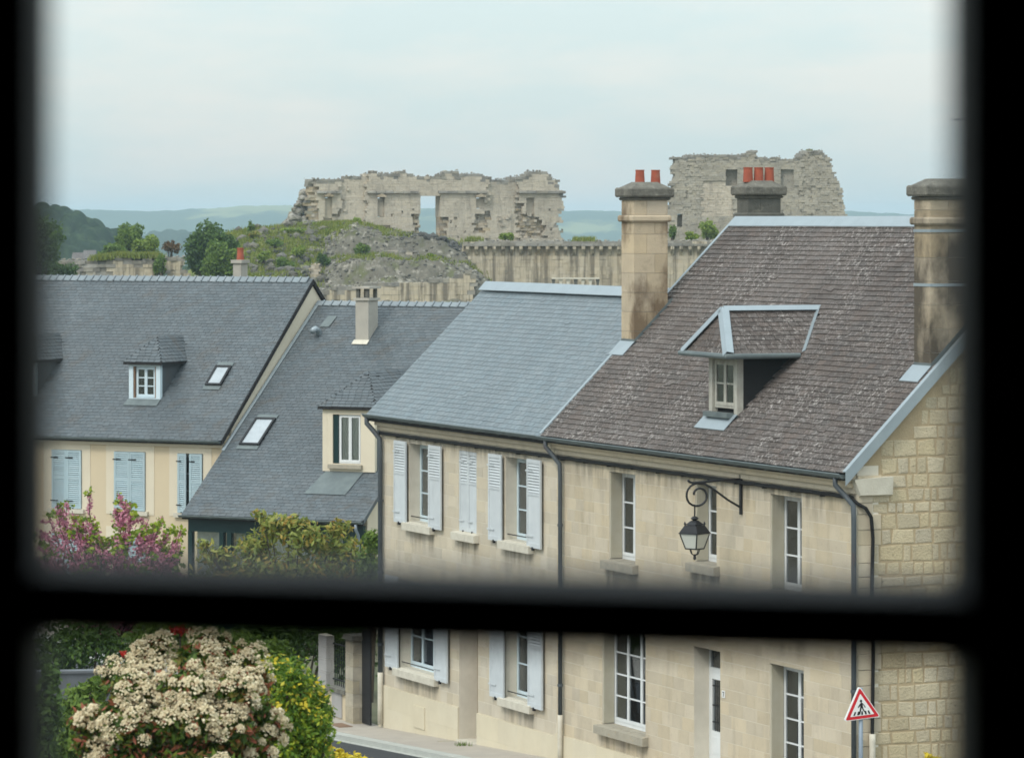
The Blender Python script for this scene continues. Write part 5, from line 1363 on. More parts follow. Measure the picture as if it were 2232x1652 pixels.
# grate and grey wall at the left
MB().box(-.35, .35, -.16, .16, 0, .008).build('drain_grate', K['brownwood'], Thing('drain_grate', 'rusty drain grate in the pavement before the stone gate pier', 'drain', BC, (pa[1] + .1, -.75, gz(-22) + .127), None), off=Vector((0, 0, 0)))
gw = at(60, 1475, 78); gw2 = at(215, 1466, 80)
g_ = Thing('garden_wall', 'grey rendered low wall behind the white-flowering bush', 'wall', None, (gw.x, gw.y, 0))
MB().hexa([(gw.x - 3, gw.y, -.3), (gw2.x, gw2.y, -.3), (gw2.x, gw2.y + .25, -.3), (gw.x - 3, gw.y + .25, -.3), (gw.x - 3, gw.y, gw.z), (gw2.x, gw2.y, gw2.z), (gw2.x, gw2.y + .25, gw2.z), (gw.x - 3, gw.y + .25, gw.z)]).build('wall', K['darkwall'], g_)
MB().hexa([(gw.x - 3, gw.y - .04, gw.z + .001), (gw2.x, gw2.y - .04, gw2.z + .001), (gw2.x, gw2.y + .29, gw2.z + .001), (gw.x - 3, gw.y + .29, gw.z + .001),
           (gw.x - 3, gw.y - .04, gw.z + .05), (gw2.x, gw2.y - .04, gw2.z + .05), (gw2.x, gw2.y + .29, gw2.z + .05), (gw.x - 3, gw.y + .29, gw.z + .05)]).build('coping', K['darkwall'], g_)
# ------------------------------------------------------------------ castle ruins
def inside(poly, x, y):
    c = False; n = len(poly); j = n - 1
    for i in range(n):
        if ((poly[i][1] > y) != (poly[j][1] > y)) and (x < (poly[j][0] - poly[i][0]) * (y - poly[i][1]) / (poly[j][1] - poly[i][1]) + poly[i][0]): c = not c
        j = i
    return c
ICO_V, ICO_F = None, None
def _ico():
    global ICO_V, ICO_F
    bm = bmesh.new(); bmesh.ops.create_icosphere(bm, subdivisions=1, radius=1.0)
    ICO_V = [v.co.copy() for v in bm.verts]; bm.verts.index_update(); ICO_F = [tuple(v.index for v in f.verts) for f in bm.faces]; bm.free()
_ico()
def rocks(mb, pts, smin, smax, R, flat=.75):
    for p in pts:
        s = R.uniform(smin, smax); ax_ = [s * R.uniform(.7, 1.4), s * R.uniform(.7, 1.3), s * flat * R.uniform(.7, 1.2)]; a = R.uniform(0, 6.28); c, sn = math.cos(a), math.sin(a)
        vs = []
        for v in ICO_V:
            k = R.uniform(.78, 1.18); x, y, z = v.x * ax_[0] * k, v.y * ax_[1] * k, v.z * ax_[2] * k
            vs.append((p[0] + x * c - y * sn, p[1] + x * sn + y * c, p[2] + z))
        mb.add(vs, ICO_F)
def tufts(pts, h, R, per=9, spread=.35):
    V, Fc = [], []
    for p in pts:
        for _ in range(per):
            x, y = p[0] + R.gauss(0, spread), p[1] + R.gauss(0, spread); a = R.uniform(0, 6.28); w = h * .16; hh = h * R.uniform(.5, 1.3)
            i = len(V)
            V += [(x - w * math.cos(a), y - w * math.sin(a), p[2] - .05), (x + w * math.cos(a), y + w * math.sin(a), p[2] - .05), (x + R.gauss(0, .3) * h, y + R.gauss(0, .3) * h, p[2] + hh)]
            Fc.append((i, i + 1, i + 2))
    return V, Fc

K['grass'] = leaf_mat('dry_spring_grass', [(0.156, 0.192, 0.028), (0.240, 0.256, 0.048), (0.120, 0.179, 0.028), (0.312, 0.307, 0.085)], .3)
K['leaf_dark'] = leaf_mat('dark_green_leaves', [(0.042, 0.083, 0.017), (0.072, 0.134, 0.024), (0.102, 0.173, 0.030)], .3)
K['leaf_mid'] = leaf_mat('mid_green_leaves', [(0.084, 0.147, 0.024), (0.132, 0.211, 0.033), (0.180, 0.256, 0.046)], .35)
K['leaf_light'] = leaf_mat('light_green_leaves', [(0.156, 0.230, 0.033), (0.228, 0.307, 0.048), (0.288, 0.358, 0.067)], .4)
K['leaf_yellow'] = leaf_mat('yellow_green_leaves', [(0.108, 0.192, 0.019), (0.216, 0.307, 0.028), (0.360, 0.422, 0.038), (0.072, 0.141, 0.017)], .4)
K['leaf_shrub'] = leaf_mat('fresh_green_to_yellow_leaves', [(0.054, 0.122, 0.017), (0.102, 0.198, 0.024), (0.180, 0.282, 0.028), (0.408, 0.461, 0.043)], .4)
K['leaf_russet'] = leaf_mat('russet_leaves', [(0.13, 0.07, 0.03), (0.18, 0.11, 0.045), (0.09, 0.075, 0.03)], .3)
K['leaf_olive'] = leaf_mat('olive_leaves', [(0.090, 0.128, 0.027), (0.180, 0.224, 0.048), (0.276, 0.314, 0.071), (0.372, 0.371, 0.095), (0.432, 0.243, 0.043)], .35)
K['leaf_photinia'] = leaf_mat('photinia_leaves', [(0.026, 0.058, 0.011), (0.054, 0.102, 0.017), (0.090, 0.154, 0.025), (0.180, 0.256, 0.033), (0.204, 0.070, 0.033)], .3)
K['leaf_red'] = leaf_mat('red_young_leaves', [(0.264, 0.077, 0.043), (0.360, 0.128, 0.067)], .3)
K['pink'] = leaf_mat('pink_blossom', [(0.54, 0.19, 0.28), (0.70, 0.34, 0.43), (0.44, 0.14, 0.215), (0.62, 0.27, 0.36)], .3)
K['cream'] = leaf_mat('cream_flowers', [(0.68, 0.58, 0.37), (0.82, 0.74, 0.53), (0.56, 0.43, 0.27), (0.76, 0.67, 0.45)], .25, .8)
K['yellow'] = leaf_mat('yellow_flowers', [(0.70, 0.52, 0.02), (0.62, 0.50, 0.05), (0.45, 0.42, 0.05)], .3)
K['redflower'] = leaf_mat('red_flowers', [(0.55, 0.03, 0.02), (0.45, 0.05, 0.03)], .3)

def ruin(name, label, fr, outline, thick, mats, bw, bh, holes=(), zones=(), R=None, cat='ruin', nsolo=300, topband=0.0, zbase=None, jit=.06, cut=()):
    """coursed ruin wall: a block for every stone inside the outline; zones (poly, recess, mat, jitter)"""
    R = R or random.Random(3)
    conv = lambda poly: [(lambda q: (q.x, q.z))(fr.hit(px, py, (0, 1, 0), 0)) for px, py in poly]
    O = conv(outline); H = [conv(h) for h in holes]; Z = [(conv(z[0]), z[1], z[2], z[3]) for z in zones]
    x0, x1 = min(p[0] for p in O), max(p[0] for p in O); z0, z1 = min(p[1] for p in O), max(p[1] for p in O)
    th = Thing(name, label, cat, fr, ((x0 + x1) / 2, 0, z0))
    stuff = {}; n = 0; tops = []
    cuts = [(fr.hit(c[0], c[2], (0, 1, 0), 0), fr.hit(c[1], c[3], (0, 1, 0), 0), c[4]) for c in cut]
    for ca, cb, dep in cuts:
        if dep: MB().box(ca.x - .05, cb.x + .05, dep, thick - .05, cb.z - .05, ca.z + .05).build('niche_back', mats[0], th)
    z = z0; row = 0
    while z < z1:
        h = bh * R.uniform(.8, 1.2); x = x0 - R.uniform(0, bw)
        while x < x1:
            w = bw * R.uniform(.55, 1.45)
            for ca, cb, dep in cuts:
                if cb.z < z + h / 2 < ca.z:
                    if ca.x <= x < cb.x: x = cb.x
                    elif x < ca.x < x + w: w = max(.05, ca.x - x)
            xm, zm = x + w / 2, z + h / 2
            ok = inside(O, xm, zm)
            if ok and any(inside(hh, xm, zm) for hh in H): ok = False
            if ok:
                m, rec, jt = mats[0], 0.0, jit
                for Zp in Z:
                    if inside(Zp[0], xm, zm): rec, m, jt = Zp[1], Zp[2] or m, Zp[3]
                top = not inside(O, xm, zm + bh * 1.3)
                if topband and (not inside(O, xm + R.uniform(-.5, .5), zm + topband * R.uniform(.4, 1.3))): m = mats[1]; jt = max(jt, .07)
                d = rec + R.uniform(-jt, jt)
                e = [R.uniform(-.02, .02) for _ in range(4)]; rg = .05 if jt > .1 else .012
                q = [R.uniform(-rg, rg) for _ in range(8)]
                b = [(x + .003, d + q[0], z + .003), (x + w - .003, d + q[1], z + .003), (x + w - .003, thick - rec * .5, z + .003), (x + .003, thick - rec * .5, z + .003),
                     (x + .003, d + q[2], z + h - .003), (x + w - .003, d + q[3], z + h - .003), (x + w - .003, thick - rec * .5, z + h), (x + .003, thick - rec * .5, z + h)]
                if n < nsolo and row % 2 == 0 and jt < .3:
                    MB().hexa(b).build('stone_block', m, th); n += 1
                else:
                    stuff.setdefault(m.name, (m, MB()))[1].hexa(b)
                if top: tops.append((xm, R.uniform(.1, thick - .2), z + h))
            x += w
        z += h; row += 1
    for mn, (m, mb) in stuff.items():
        mb.build('stone_courses', m, th, kind='stuff')
    if tops:
        mb = MB(); pts = []
        for t in tops:
            for _ in range(3): pts.append((t[0] + R.uniform(-bw, bw) * .6, R.uniform(.05, thick), t[2] + R.uniform(-.05, .12)))
        rocks(mb, pts, bw * .10, bw * .30, R); mb.build('wall_top_rubble', mats[1], th, kind='stuff')
    return th, O, tops

RU, RT, RC = K['ruin'], K['ruin_top'], K['ruin_core']
FR = Frame((930 - CX) / F * 385, 385, (math.cos(.28), math.sin(.28)))
out_main = [(669, 528), (669, 408), (671, 393), (714, 392), (741, 388), (749, 390), (761, 382), (796, 382), (802, 377), (818, 374), (830, 378), (866, 377), (869, 373), (886, 375), (896, 381), (919, 383), (939, 385), (961, 386),
            (966, 378), (978, 371), (996, 375), (1000, 381), (1008, 378), (1039, 379), (1050, 383), (1064, 386), (1078, 391), (1102, 392), (1125, 387), (1147, 383), (1163, 374), (1174, 372), (1196, 378), (1203, 386), (1221, 397),
            (1221, 413), (1230, 414), (1229, 450), (1224, 458), (1223, 482), (1215, 485), (1224, 505), (1225, 530)]
zm_ = [([(744, 380), (797, 380), (799, 530), (744, 530)], .30, None, .012),
       ([(1064, 385), (1128, 385), (1130, 530), (1062, 530)], .30, None, .012),
       ([(669, 392), (690, 392), (692, 528), (669, 528)], .25, RC, .14),
       ([(1035, 471), (1050, 465), (1069, 450), (1064, 505), (1035, 507)], .45, RC, .16),
       ([(1127, 440), (1141, 448), (1141, 469), (1169, 470), (1178, 483), (1190, 497), (1188, 518), (1133, 518), (1127, 474)], .45, RC, .16),
       ([(700, 478), (731, 464), (743, 456), (743, 488), (697, 492)], .40, RC, .14),
       ([(803, 490), (852, 490), (866, 513), (827, 507), (803, 500)], .40, RC, .14),
       ([(898, 470), (917, 462), (917, 508), (902, 506)], .45, RC, .16),
       ([(960, 470), (974, 471), (971, 526), (960, 526)], .40, RC, .16)]
Rp = random.Random(19)                                      # putlog holes left by the builders' scaffolding
PUT = tuple((x, x + Rp.uniform(3, 5.5), y, y + Rp.uniform(2.5, 5), .14) for x, y in [(Rp.uniform(*xr), Rp.uniform(*yr)) for xr, yr, n_ in (((975, 1030), (462, 515), 9), ((1135, 1215), (425, 500), 9), ((1068, 1125), (470, 510), 5), ((845, 905), (440, 500), 4), ((745, 795), (400, 480), 3)) for _ in range(n_)])
tR, OR, topsR = ruin('castle_ruin', 'long ruined castle wall with a tall open doorway, above the grassy mound', FR, out_main, 1.9, (RU, RT), .50, .25,
                     zones=zm_, R=random.Random(31), topband=.38, jit=.014, cut=((916.5, 960, 427, 517, 0), (708, 724, 433, 475, .32), (823, 838, 434, 471, .32), (1038, 1056, 434, 453, .32), (1147, 1165, 431, 468, .45)) + PUT)
fz = lambda px, py: FR.hit(px, py, (0, 1, 0), 0)
for (a, b) in ((690, 744), (799, 912), (955, 1062), (1130, 1232)):                     # moulded string course
    p, q = fz(a, 419), fz(b, 419); s = p.x
    while s < q.x - .1:
        L = min(rnd.uniform(.7, 1.2), q.x - s); MB().hexa([(s, -.30 + rnd.uniform(-.05, .08), p.z - .10), (s + L - .02, -.30, p.z - .10), (s + L - .02, .3, p.z - .14), (s, .3, p.z - .14),
            (s, -.26, p.z + .11 + rnd.uniform(-.03, .03)), (s + L - .02, -.26, p.z + .11), (s + L - .02, .3, p.z + .14), (s, .3, p.z + .14)]).build('string_course_stone', RT, tR); s += L
for (px, py, hw) in ((716, 429, 10), (831, 430, 9.5), (1047, 430, 10.5)):              # pointed hoods over the blocked windows
    a, b, c = fz(px - hw, py), fz(px + hw, py), fz(px, py - 8)
    MB().prism([(a.x, -.35, a.z), (b.x, -.35, b.z), (b.x, -.35, b.z + .15), (c.x, -.35, c.z), (a.x, -.35, a.z + .15)], (0, -.6, 0)).build('window_hood', RC, tR)
p, q = fz(914, 424.5), fz(963, 424.5)
MB().box(p.x, q.x, -.06, 1.88, p.z - .12, p.z + .16).build('door_lintel', RU, tR)
# sprawling rubble at its left end
K_r = MB(); Rk = random.Random(8); pts = []
for k in range(260):
    t = Rk.random() ** .8; px = 668 - t * 62; ph = 498 - (1 - t) ** 1.6 * 95
    py = Rk.uniform(ph, 502); pts.append(at(px, py, 383 + Rk.uniform(-.8, 1.2)))
rocks(K_r, pts, .22, .55, Rk)
tag(K_r.build('fallen_masonry', RT), 'heap of fallen masonry sloping from the broken end of the doorway wall', 'rubble', kind='stuff')

FT = Frame((1650 - CX) / F * 360, 360, (1, 0))
out_t = [(1452, 540), (1457, 445), (1465, 395), (1468, 344), (1497, 340), (1532, 337), (1570, 340), (1611, 340), (1629, 338), (1632, 330), (1649, 330), (1651, 341), (1674, 346), (1693, 343), (1716, 348), (1743, 343), (1749, 332), (1768, 325),
         (1786, 328), (1795, 337), (1811, 346), (1814, 370), (1824, 386), (1832, 407), (1838, 436), (1844, 457), (1846, 476), (1848, 540)]
TR = K['tower_ruin']
tT, OT, topsT = ruin('castle_tower', 'grey roofless tower ruin with two dark window niches behind the brown roof', FT, out_t, 4.5, (TR, RT), .36, .20,
                     zones=[([(1530, 395), (1600, 395), (1600, 470), (1530, 470)], .12, RU, .03), ([(1700, 405), (1745, 405), (1745, 470), (1690, 470)], .1, None, .03),
                            ([(1694, 407), (1702, 407), (1702, 414), (1694, 414)], .7, None, .02),
                            ([(1500, 350), (1530, 350), (1530, 470), (1490, 470)], .05, TR, .045), ([(1750, 340), (1846, 340), (1846, 500), (1745, 500)], .08, TR, .05), ([(1605, 410), (1690, 410), (1690, 480), (1605, 480)], .05, TR, .04)],
                     R=random.Random(41), topband=.35, jit=.025, cut=((1582, 1607, 369, 405, .8), (1702, 1730, 369, 414, .35), (1476, 1487, 469, 496, .8)))

FW = Frame((1270 - CX) / F * 345, 345, (1, 0))
CW = K['curtain_wall']
tW, OW, topsW = ruin('curtain_wall', 'pale curtain wall streaked with black, with a row of corbels under its top', FW, [(1060, 655), (1050, 600), (1030, 572), (1012, 547), (1004, 531), (1100, 527), (1250, 526), (1400, 525), (1560, 524), (1560, 655)], 2.2, (CW, RT), .62, .31, R=random.Random(51), topband=.25, jit=.02, cat='castle wall')
k = 1019
while k < 1535:
    p = FW.hit(k, 537, (0, 1, 0), 0); w = .30
    MB().add([(p.x - w / 2, -.42, p.z), (p.x + w / 2, -.42, p.z), (p.x + w / 2, 0, p.z), (p.x - w / 2, 0, p.z), (p.x - w / 2, -.42, p.z - .24), (p.x + w / 2, -.42, p.z - .24),
              (p.x - w / 2, -.20, p.z - .52), (p.x + w / 2, -.20, p.z - .52), (p.x - w / 2, 0, p.z - .82), (p.x + w / 2, 0, p.z - .82)],
             [(0, 1, 2, 3), (0, 4, 5, 1), (4, 6, 7, 5), (6, 8, 9, 7), (0, 3, 8, 6, 4), (1, 5, 7, 9, 2)]).build('corbel', CW, tW); k += 19.4
p, q = FW.hit(1010, 534, (0, 1, 0), 0), FW.hit(1560, 534, (0, 1, 0), 0); s = p.x
while s < q.x:
    L = rnd.uniform(.7, 1.3); MB().box(s, s + L - .02, -.40 - rnd.uniform(0, .08), .0, p.z - .10, p.z + .10 + rnd.uniform(-.03, .05)).build('coping_stone', RT, tW); s += L

FL = Frame((860 - CX) / F * 335, 335, (1, 0))
tL, OL, _ = ruin('castle_terrace_wall', 'lower stained castle wall just above the long slate ridge', FL, [(690, 690), (690, 640), (700, 632), (815, 618), (900, 613), (986, 611), (988, 597), (1031, 588), (1036, 690)], 2.5, (CW, RT), .60, .33, R=random.Random(61), topband=.3, jit=.03, cat='castle wall', nsolo=150)

FS = Frame((250 - CX) / F * 325, 325, (1, 0))
ruin('ruined_wall', 'broken castle wall topped with grass below the round green tree', FS, [(110, 640), (112, 574), (157, 569), (207, 569), (245, 563), (257, 560), (296, 565), (338, 560), (346, 603), (347, 640)], 1.8, (CW, RT), .60, .32,
     zones=[([(110, 560), (243, 560), (243, 640), (110, 640)], .1, RT, .2)], R=random.Random(71), topband=.5, jit=.03, cat='castle wall', nsolo=120)
ruin('ruined_wall', 'narrow tapering fragment of castle wall beside the big dark green tree', FS, [(358, 640), (360, 566), (375, 560), (388, 552), (398, 574), (406, 604), (407, 640)], 1.8, (CW, RT), .60, .32, R=random.Random(72), topband=.5, jit=.05, cat='castle wall', nsolo=60)

# stone balustrade in front of the curtain wall
FB = Frame((1255 - CX) / F * 339, 339, (1, 0))
p, q = FB.hit(1203, 608, (0, 1, 0), 0), FB.hit(1306, 608, (0, 1, 0), 0)
sb = Thing('stone_balustrade', 'short stone balustrade with stubby legs before the streaked curtain wall', 'balustrade', FB, ((p.x + q.x) / 2, 0, 0))
MB().box(p.x, q.x, -.25, .25, p.z - .02, p.z + .10).build('rail', K['sill'], sb)
MB().box(p.x, q.x, -.3, .3, ground_z(5, 339) - .2, p.z - .62).build('base', CW, sb)
for k in range(7):
    x = p.x + .12 + (q.x - p.x - .24) * k / 6
    MB().add([(x - .17, -.12, p.z - .021), (x + .17, -.12, p.z - .021), (x + .17, .12, p.z - .021), (x - .17, .12, p.z - .021), (x - .08, -.1, p.z - .619), (x + .08, -.1, p.z - .619), (x + .08, .1, p.z - .619), (x - .08, .1, p.z - .619)],
             [(0, 1, 2, 3), (4, 7, 6, 5), (0, 4, 5, 1), (1, 5, 6, 2), (2, 6, 7, 3), (3, 7, 4, 0)]).build('baluster', K['sill'] if k % 3 else K['chimdark'], sb)

# grassy, stony mound under the ruins
prof = [(440, 560), (480, 520), (520, 506), (560, 501), (605, 498), (640, 493), (700, 491), (760, 490), (800, 496), (860, 513), (900, 518), (960, 523), (1000, 540), (1040, 562), (1062, 585), (1075, 615), (1110, 660)]
foot = [(440, 640), (560, 620), (700, 632), (815, 616), (986, 611), (1040, 620), (1110, 670)]
def interp(t, x):
    if x <= t[0][0]: return t[0][1]
    for (a, b), (c, d) in zip(t[:-1], t[1:]):
        if x <= c: return b + (d - b) * (x - a) / (c - a)
    return t[-1][1]
def mound_z(X, Y):
    px = CX + F * X / Y
    zt = CAMZ + (YH - interp(prof, px)) / F * 366; zf = CAMZ + (YH - interp(foot, px)) / F * 338
    t = (Y - 337) / 29.0
    tt = max(0, min(1, t))
    if px > 700:                                           # ledges of fallen masonry on the right
        k = sst(700, 780, px); st = (0.0 * tt + .40 * sst(.04, .09, tt) + .14 * tt + .46 * sst(.46, .52, tt)); tt2 = tt * (1 - k) + min(1, st) * k
    else: tt2 = tt
    z = zf + (zt - zf) * tt2
    n1 = mnoise.fractal(Vector((X * .35, Y * .35, 3)), 1.0, 2.0, 4) * .45 * (1 if t < .85 else .3)
    if Y > 372: z = zt - (Y - 372) * .02
    return z + n1
mx = [i * .35 for i in range(int(-28.5 / .35), int(.2 / .35))]; my = [330 + i * .5 for i in range(0, 14)] + [337 + i * .42 for i in range(0, 72)] + [367.5 + 1.5 * i for i in range(18)]
def mz(X, Y): return mound_z(X, Y) if Y >= 337 else max(-.5, mound_z(X, 337) * (Y - 329.9) / 7.1)
grid_mesh('mound', [x for x in mx if x < -16.1], my, mz, K['mound'], smooth=False)
def rz(X, Y):
    z = mz(X, Y)
    if Y > 337: z += (mnoise.fractal(Vector((X * 1.1, Y * 1.1, 9)), .8, 2.1, 4) * .20 + abs(mnoise.noise(Vector((X * .9, Y * .5, 2)))) * .3) * sst(-16.4, -15.0, X)
    return z
grid_mesh('rocky_outcrop', [-16.4 + .22 * i for i in range(75)], [330, 333, 336] + [337 + .21 * i for i in range(146)] + [368 + 1.5 * i for i in range(18)], rz, K['rockface'], smooth=False)
Rm_ = random.Random(77)
mb = MB(); pl_, dk = [], []
for k in range(2600):
    px = Rm_.uniform(690, 1068); Y = Rm_.uniform(337, 368); X = (px - CX) / F * Y; pl_.append((X, Y, rz(X, Y) + .02))
rocks(mb, pl_, .05, .17, Rm_)
K['midrock'] = mat('grey_rubble_stone', (0.17, 0.16, 0.135), (0.10, 0.095, 0.082), scale=1.0, rough=1.0, rand=.3, spec=.05, layers=[dict(scale=.45, lo=.56, hi=.66, amt=.7, col=(.42, .40, .34))])
tag(mb.build('rubble', K['midrock']), 'grey and pale rubble strewn over the rocky side of the mound', 'rubble', kind='stuff')
mb = MB()
for k in range(420):
    px = Rm_.gauss(945, 32); Y = Rm_.uniform(352, 367); X = (px - CX) / F * Y; dk.append((X, Y, rz(X, Y) + .05))
for k in range(330):
    px = Rm_.uniform(540, 720); Y = Rm_.uniform(340, 366); X = (px - CX) / F * Y; dk.append((X, Y, mound_z(X, Y)))
rocks(mb, dk, .14, .42, Rm_)
K['darkrock'] = mat('dark_mossy_rock', (0.095, 0.09, 0.082), (0.06, 0.06, 0.054), scale=1.2, rough=.95, rand=.2, layers=[dict(scale=2, lo=.6, hi=.75, amt=.6, col=(.25, .24, .20))])
mb2 = MB(); pp = []
for k in range(190):
    px = Rm_.uniform(520, 715); Y = Rm_.uniform(339, 367); X = (px - CX) / F * Y
    if mnoise.noise(Vector((X * .35, Y * .3, 11))) > -.05: pp.append((X, Y, mound_z(X, Y) + .18))
rocks(mb2, pp, .22, .55, Rm_)
tag(mb2.build('slope_stones', K['midrock']), 'grey stones sticking out of the grass on the mound slope', 'stones', kind='stuff')
tag(mb.build('boulders', K['darkrock']), 'dark mossy boulders heaped below the ruined doorway', 'boulders', kind='stuff')
pts = []
for k in range(2600):
    px = Rm_.uniform(500, 720) if Rm_.random() < .72 else Rm_.uniform(700, 880); Y = Rm_.uniform(338, 369) if px < 700 else Rm_.uniform(361, 371)
    X = (px - CX) / F * Y; pts.append((X, Y, mound_z(X, Y)))
for k in range(1500):
    px = Rm_.uniform(700, 1060); Y = Rm_.uniform(341.5, 349.5) if Rm_.random() < .45 else Rm_.uniform(353.5, 367); X = (px - CX) / F * Y
    if mnoise.noise(Vector((X * .5, Y * .4, 3))) > .02: pts.append((X, Y, rz(X, Y) + .03))
V, Fc = tufts(pts, .36, Rm_, 8, .3)
tag(link_mesh('grass', V, Fc, K['grass']), 'yellow-green grass covering the castle mound', 'grass', kind='stuff')
pts = []
for k in range(420):
    px = Rm_.uniform(208, 346); Y = Rm_.uniform(325.1, 326.8); pts.append(((px - CX) / F * Y, Y, CAMZ + (YH - interp([(160, 569), (207, 568), (245, 563), (257, 559), (296, 563), (338, 560), (346, 566)], px)) / F * Y))
for k in range(500):
    px = Rm_.uniform(1020, 1530); Y = Rm_.uniform(345.2, 347.2)
    if mnoise.noise(Vector((px * .02, 0, 5))) > .1: pts.append(((px - CX) / F * Y, Y, CAMZ + (YH - 526) / F * Y))
V, Fc = tufts(pts, .42, Rm_, 10, .25)
tag(link_mesh('wall_top_grass', V, Fc, K['grass']), 'tufts of grass growing along the tops of the castle walls', 'grass', kind='stuff')

FN = Frame((860 - CX) / F * 351, 351, (1, 0))
ruin('broken_vault_wall', 'small broken wall with a shadowed niche among the rocks of the mound', FN, [(808, 580), (810, 552), (826, 542), (860, 538), (903, 541), (908, 582)], 2.0, (RU, RT), .42, .22,
     zones=[([(828, 549), (890, 548), (890, 573), (828, 573)], 1.1, RC, .04)], R=random.Random(81), topband=.4, jit=.05, cat='ruin', nsolo=60)
FM = Frame((690 - CX) / F * 341, 341, (1, 0))
ruin('broken_wall_corner', 'tan broken wall corner between grass slope and rocks, behind the slate verge', FM, [(668, 690), (672, 598), (684, 578), (700, 588), (707, 690)], 2.0, (CW, RC), .45, .25, R=random.Random(82), topband=.6, jit=.06, cat='ruin', nsolo=60)
# ------------------------------------------------------------------ trees and shrubs around the ruins
def ptree(name, label, px, py, rx, ry, Y, n, size, m, R, cat='tree', group=None, nl=14, sub=.42, base=None, trunk=True, zmin=-.6):
    c = at(px, py, Y); k = Y / F
    zb = base if base is not None else ground_z(c.x, Y)
    return tree(name, label, cat, (c.x, Y, zb), (c.x, Y, c.z), (rx * k, rx * k * .9, ry * k), n, size, m, R, nlobe=nl, sub=sub, group=group, r0=.10 + rx * k * .05, trunk=trunk, zmin=zmin)
ptree('leafy_tree', 'very dark tree at the foot of the wooded hill, left of the broken wall', 85, 545, 58, 92, 300, 5200, .16, K['leaf_dark'], 101, sub=.34, nl=26)
ptree('leafy_tree', 'round-topped green tree rising behind the grass-topped broken wall', 283, 524, 40, 34, 352, 3800, .14, K['leaf_mid'], 102, sub=.36, nl=22)
ptree('leafy_tree', 'big dark green tree between the wall fragment and the mound', 460, 558, 60, 66, 318, 7000, .15, K['leaf_dark'], 103, sub=.34, nl=30)
ptree('leafy_tree', 'smaller bushy green tree in front of the big dark one', 486, 578, 42, 58, 312, 4200, .14, K['leaf_mid'], 104, sub=.36, nl=20)
ptree('shrub', 'loose green shrub to the right of the round-topped tree', 322, 545, 34, 30, 330, 2200, .13, K['leaf_light'], 105, 'shrub')
ptree('shrub', 'green shrub to the left of the round-topped tree', 248, 552, 32, 20, 340, 1800, .13, K['leaf_mid'], 106, 'shrub')
ptree('shrub', 'trailing shrub hanging over the right end of the grass-topped wall', 348, 578, 14, 26, 324, 900, .12, K['leaf_mid'], 107, 'shrub')
ptree('shrub', 'russet shrub between the two wall fragments', 374, 541, 17, 18, 350, 900, .12, K['leaf_russet'], 108, 'shrub')
ptree('shrub', 'dull green shrub low at the left end of the broken wall', 122, 588, 40, 22, 318, 1600, .13, K['leaf_dark'], 109, 'shrub')
ptree('sapling', 'thin young sapling on the left shoulder of the mound', 547, 497, 9, 17, 364, 420, .10, K['leaf_mid'], 110, 'sapling', base=9.8)
for i, (px, py, rx, ry, Y, m, lab) in enumerate((
        (793, 547, 20, 14, 350, 'leaf_mid', 'green bush clinging to the pale rocks of the mound'),
        (705, 567, 14, 21, 346, 'leaf_dark', 'dark bush in the cleft between grass and rocks'),
        (779, 487, 11, 12, 370, 'leaf_light', 'bright green bush below the castle wall, left of the doorway'),
        (684, 494, 16, 10, 366, 'leaf_light', 'light green bush at the left foot of the doorway wall'),
        (900, 517, 13, 9, 368, 'leaf_yellow', 'yellowish bush just below the open doorway'),
        (1104, 515, 17, 10, 356, 'leaf_light', 'light green bush on the curtain wall top under the arch'),
        (1466, 504, 8, 17, 352, 'leaf_mid', 'upright green bush below the slit of the grey tower'),
        (1543, 507, 23, 24, 350, 'leaf_light', 'broad light green bush between grey tower and brown roof'),
        (1507, 514, 18, 9, 352, 'leaf_yellow', 'low yellow-green bush at the foot of the grey tower'),
        (1770, 332, 15, 8, 361.5, 'leaf_olive', 'grassy tuft crowning the highest point of the grey tower'),
        (640, 505, 22, 9, 362, 'leaf_light', 'low bright green bushes along the crest of the mound'),
        (600, 530, 16, 9, 352, 'leaf_mid', 'green bush among stones on the left slope of the mound'),
        (560, 512, 20, 9, 360, 'leaf_olive', 'olive bush beside the thin sapling'),
        (655, 545, 18, 12, 348, 'leaf_light', 'bright bush halfway up the grassy slope'),
        (620, 575, 20, 12, 344, 'leaf_mid', 'green bush low on the grassy slope above the slate ridge'),
        (575, 560, 16, 12, 346, 'leaf_light', 'pale green bush right of the big dark tree'),
        (735, 505, 20, 8, 362, 'leaf_yellow', 'yellowish low growth on the brow of the mound'),
        (840, 512, 16, 7, 365, 'leaf_olive', 'olive tuft between castle wall and dark boulders'),
        (1000, 560, 9, 8, 352, 'leaf_mid', 'small green bush at the right edge of the rocks'),
        (940, 560, 12, 6, 351, 'leaf_yellow', 'yellow-green tuft under the dark boulders'))):
    c = at(px, py, Y)
    base = {1104: 9.0, 1770: 16.3}.get(px, max(ground_z(c.x, Y), mound_z(c.x, Y) if 440 < px < 1100 else 7.5))
    ptree('bush', lab, px, py, rx, ry, Y, 420 + int(rx * ry * 2.2), .11, K[m], 120 + i, 'bush', base=max(min(base, c.z), c.z - ry * Y / F), nl=11, sub=.5, zmin=-1.1)

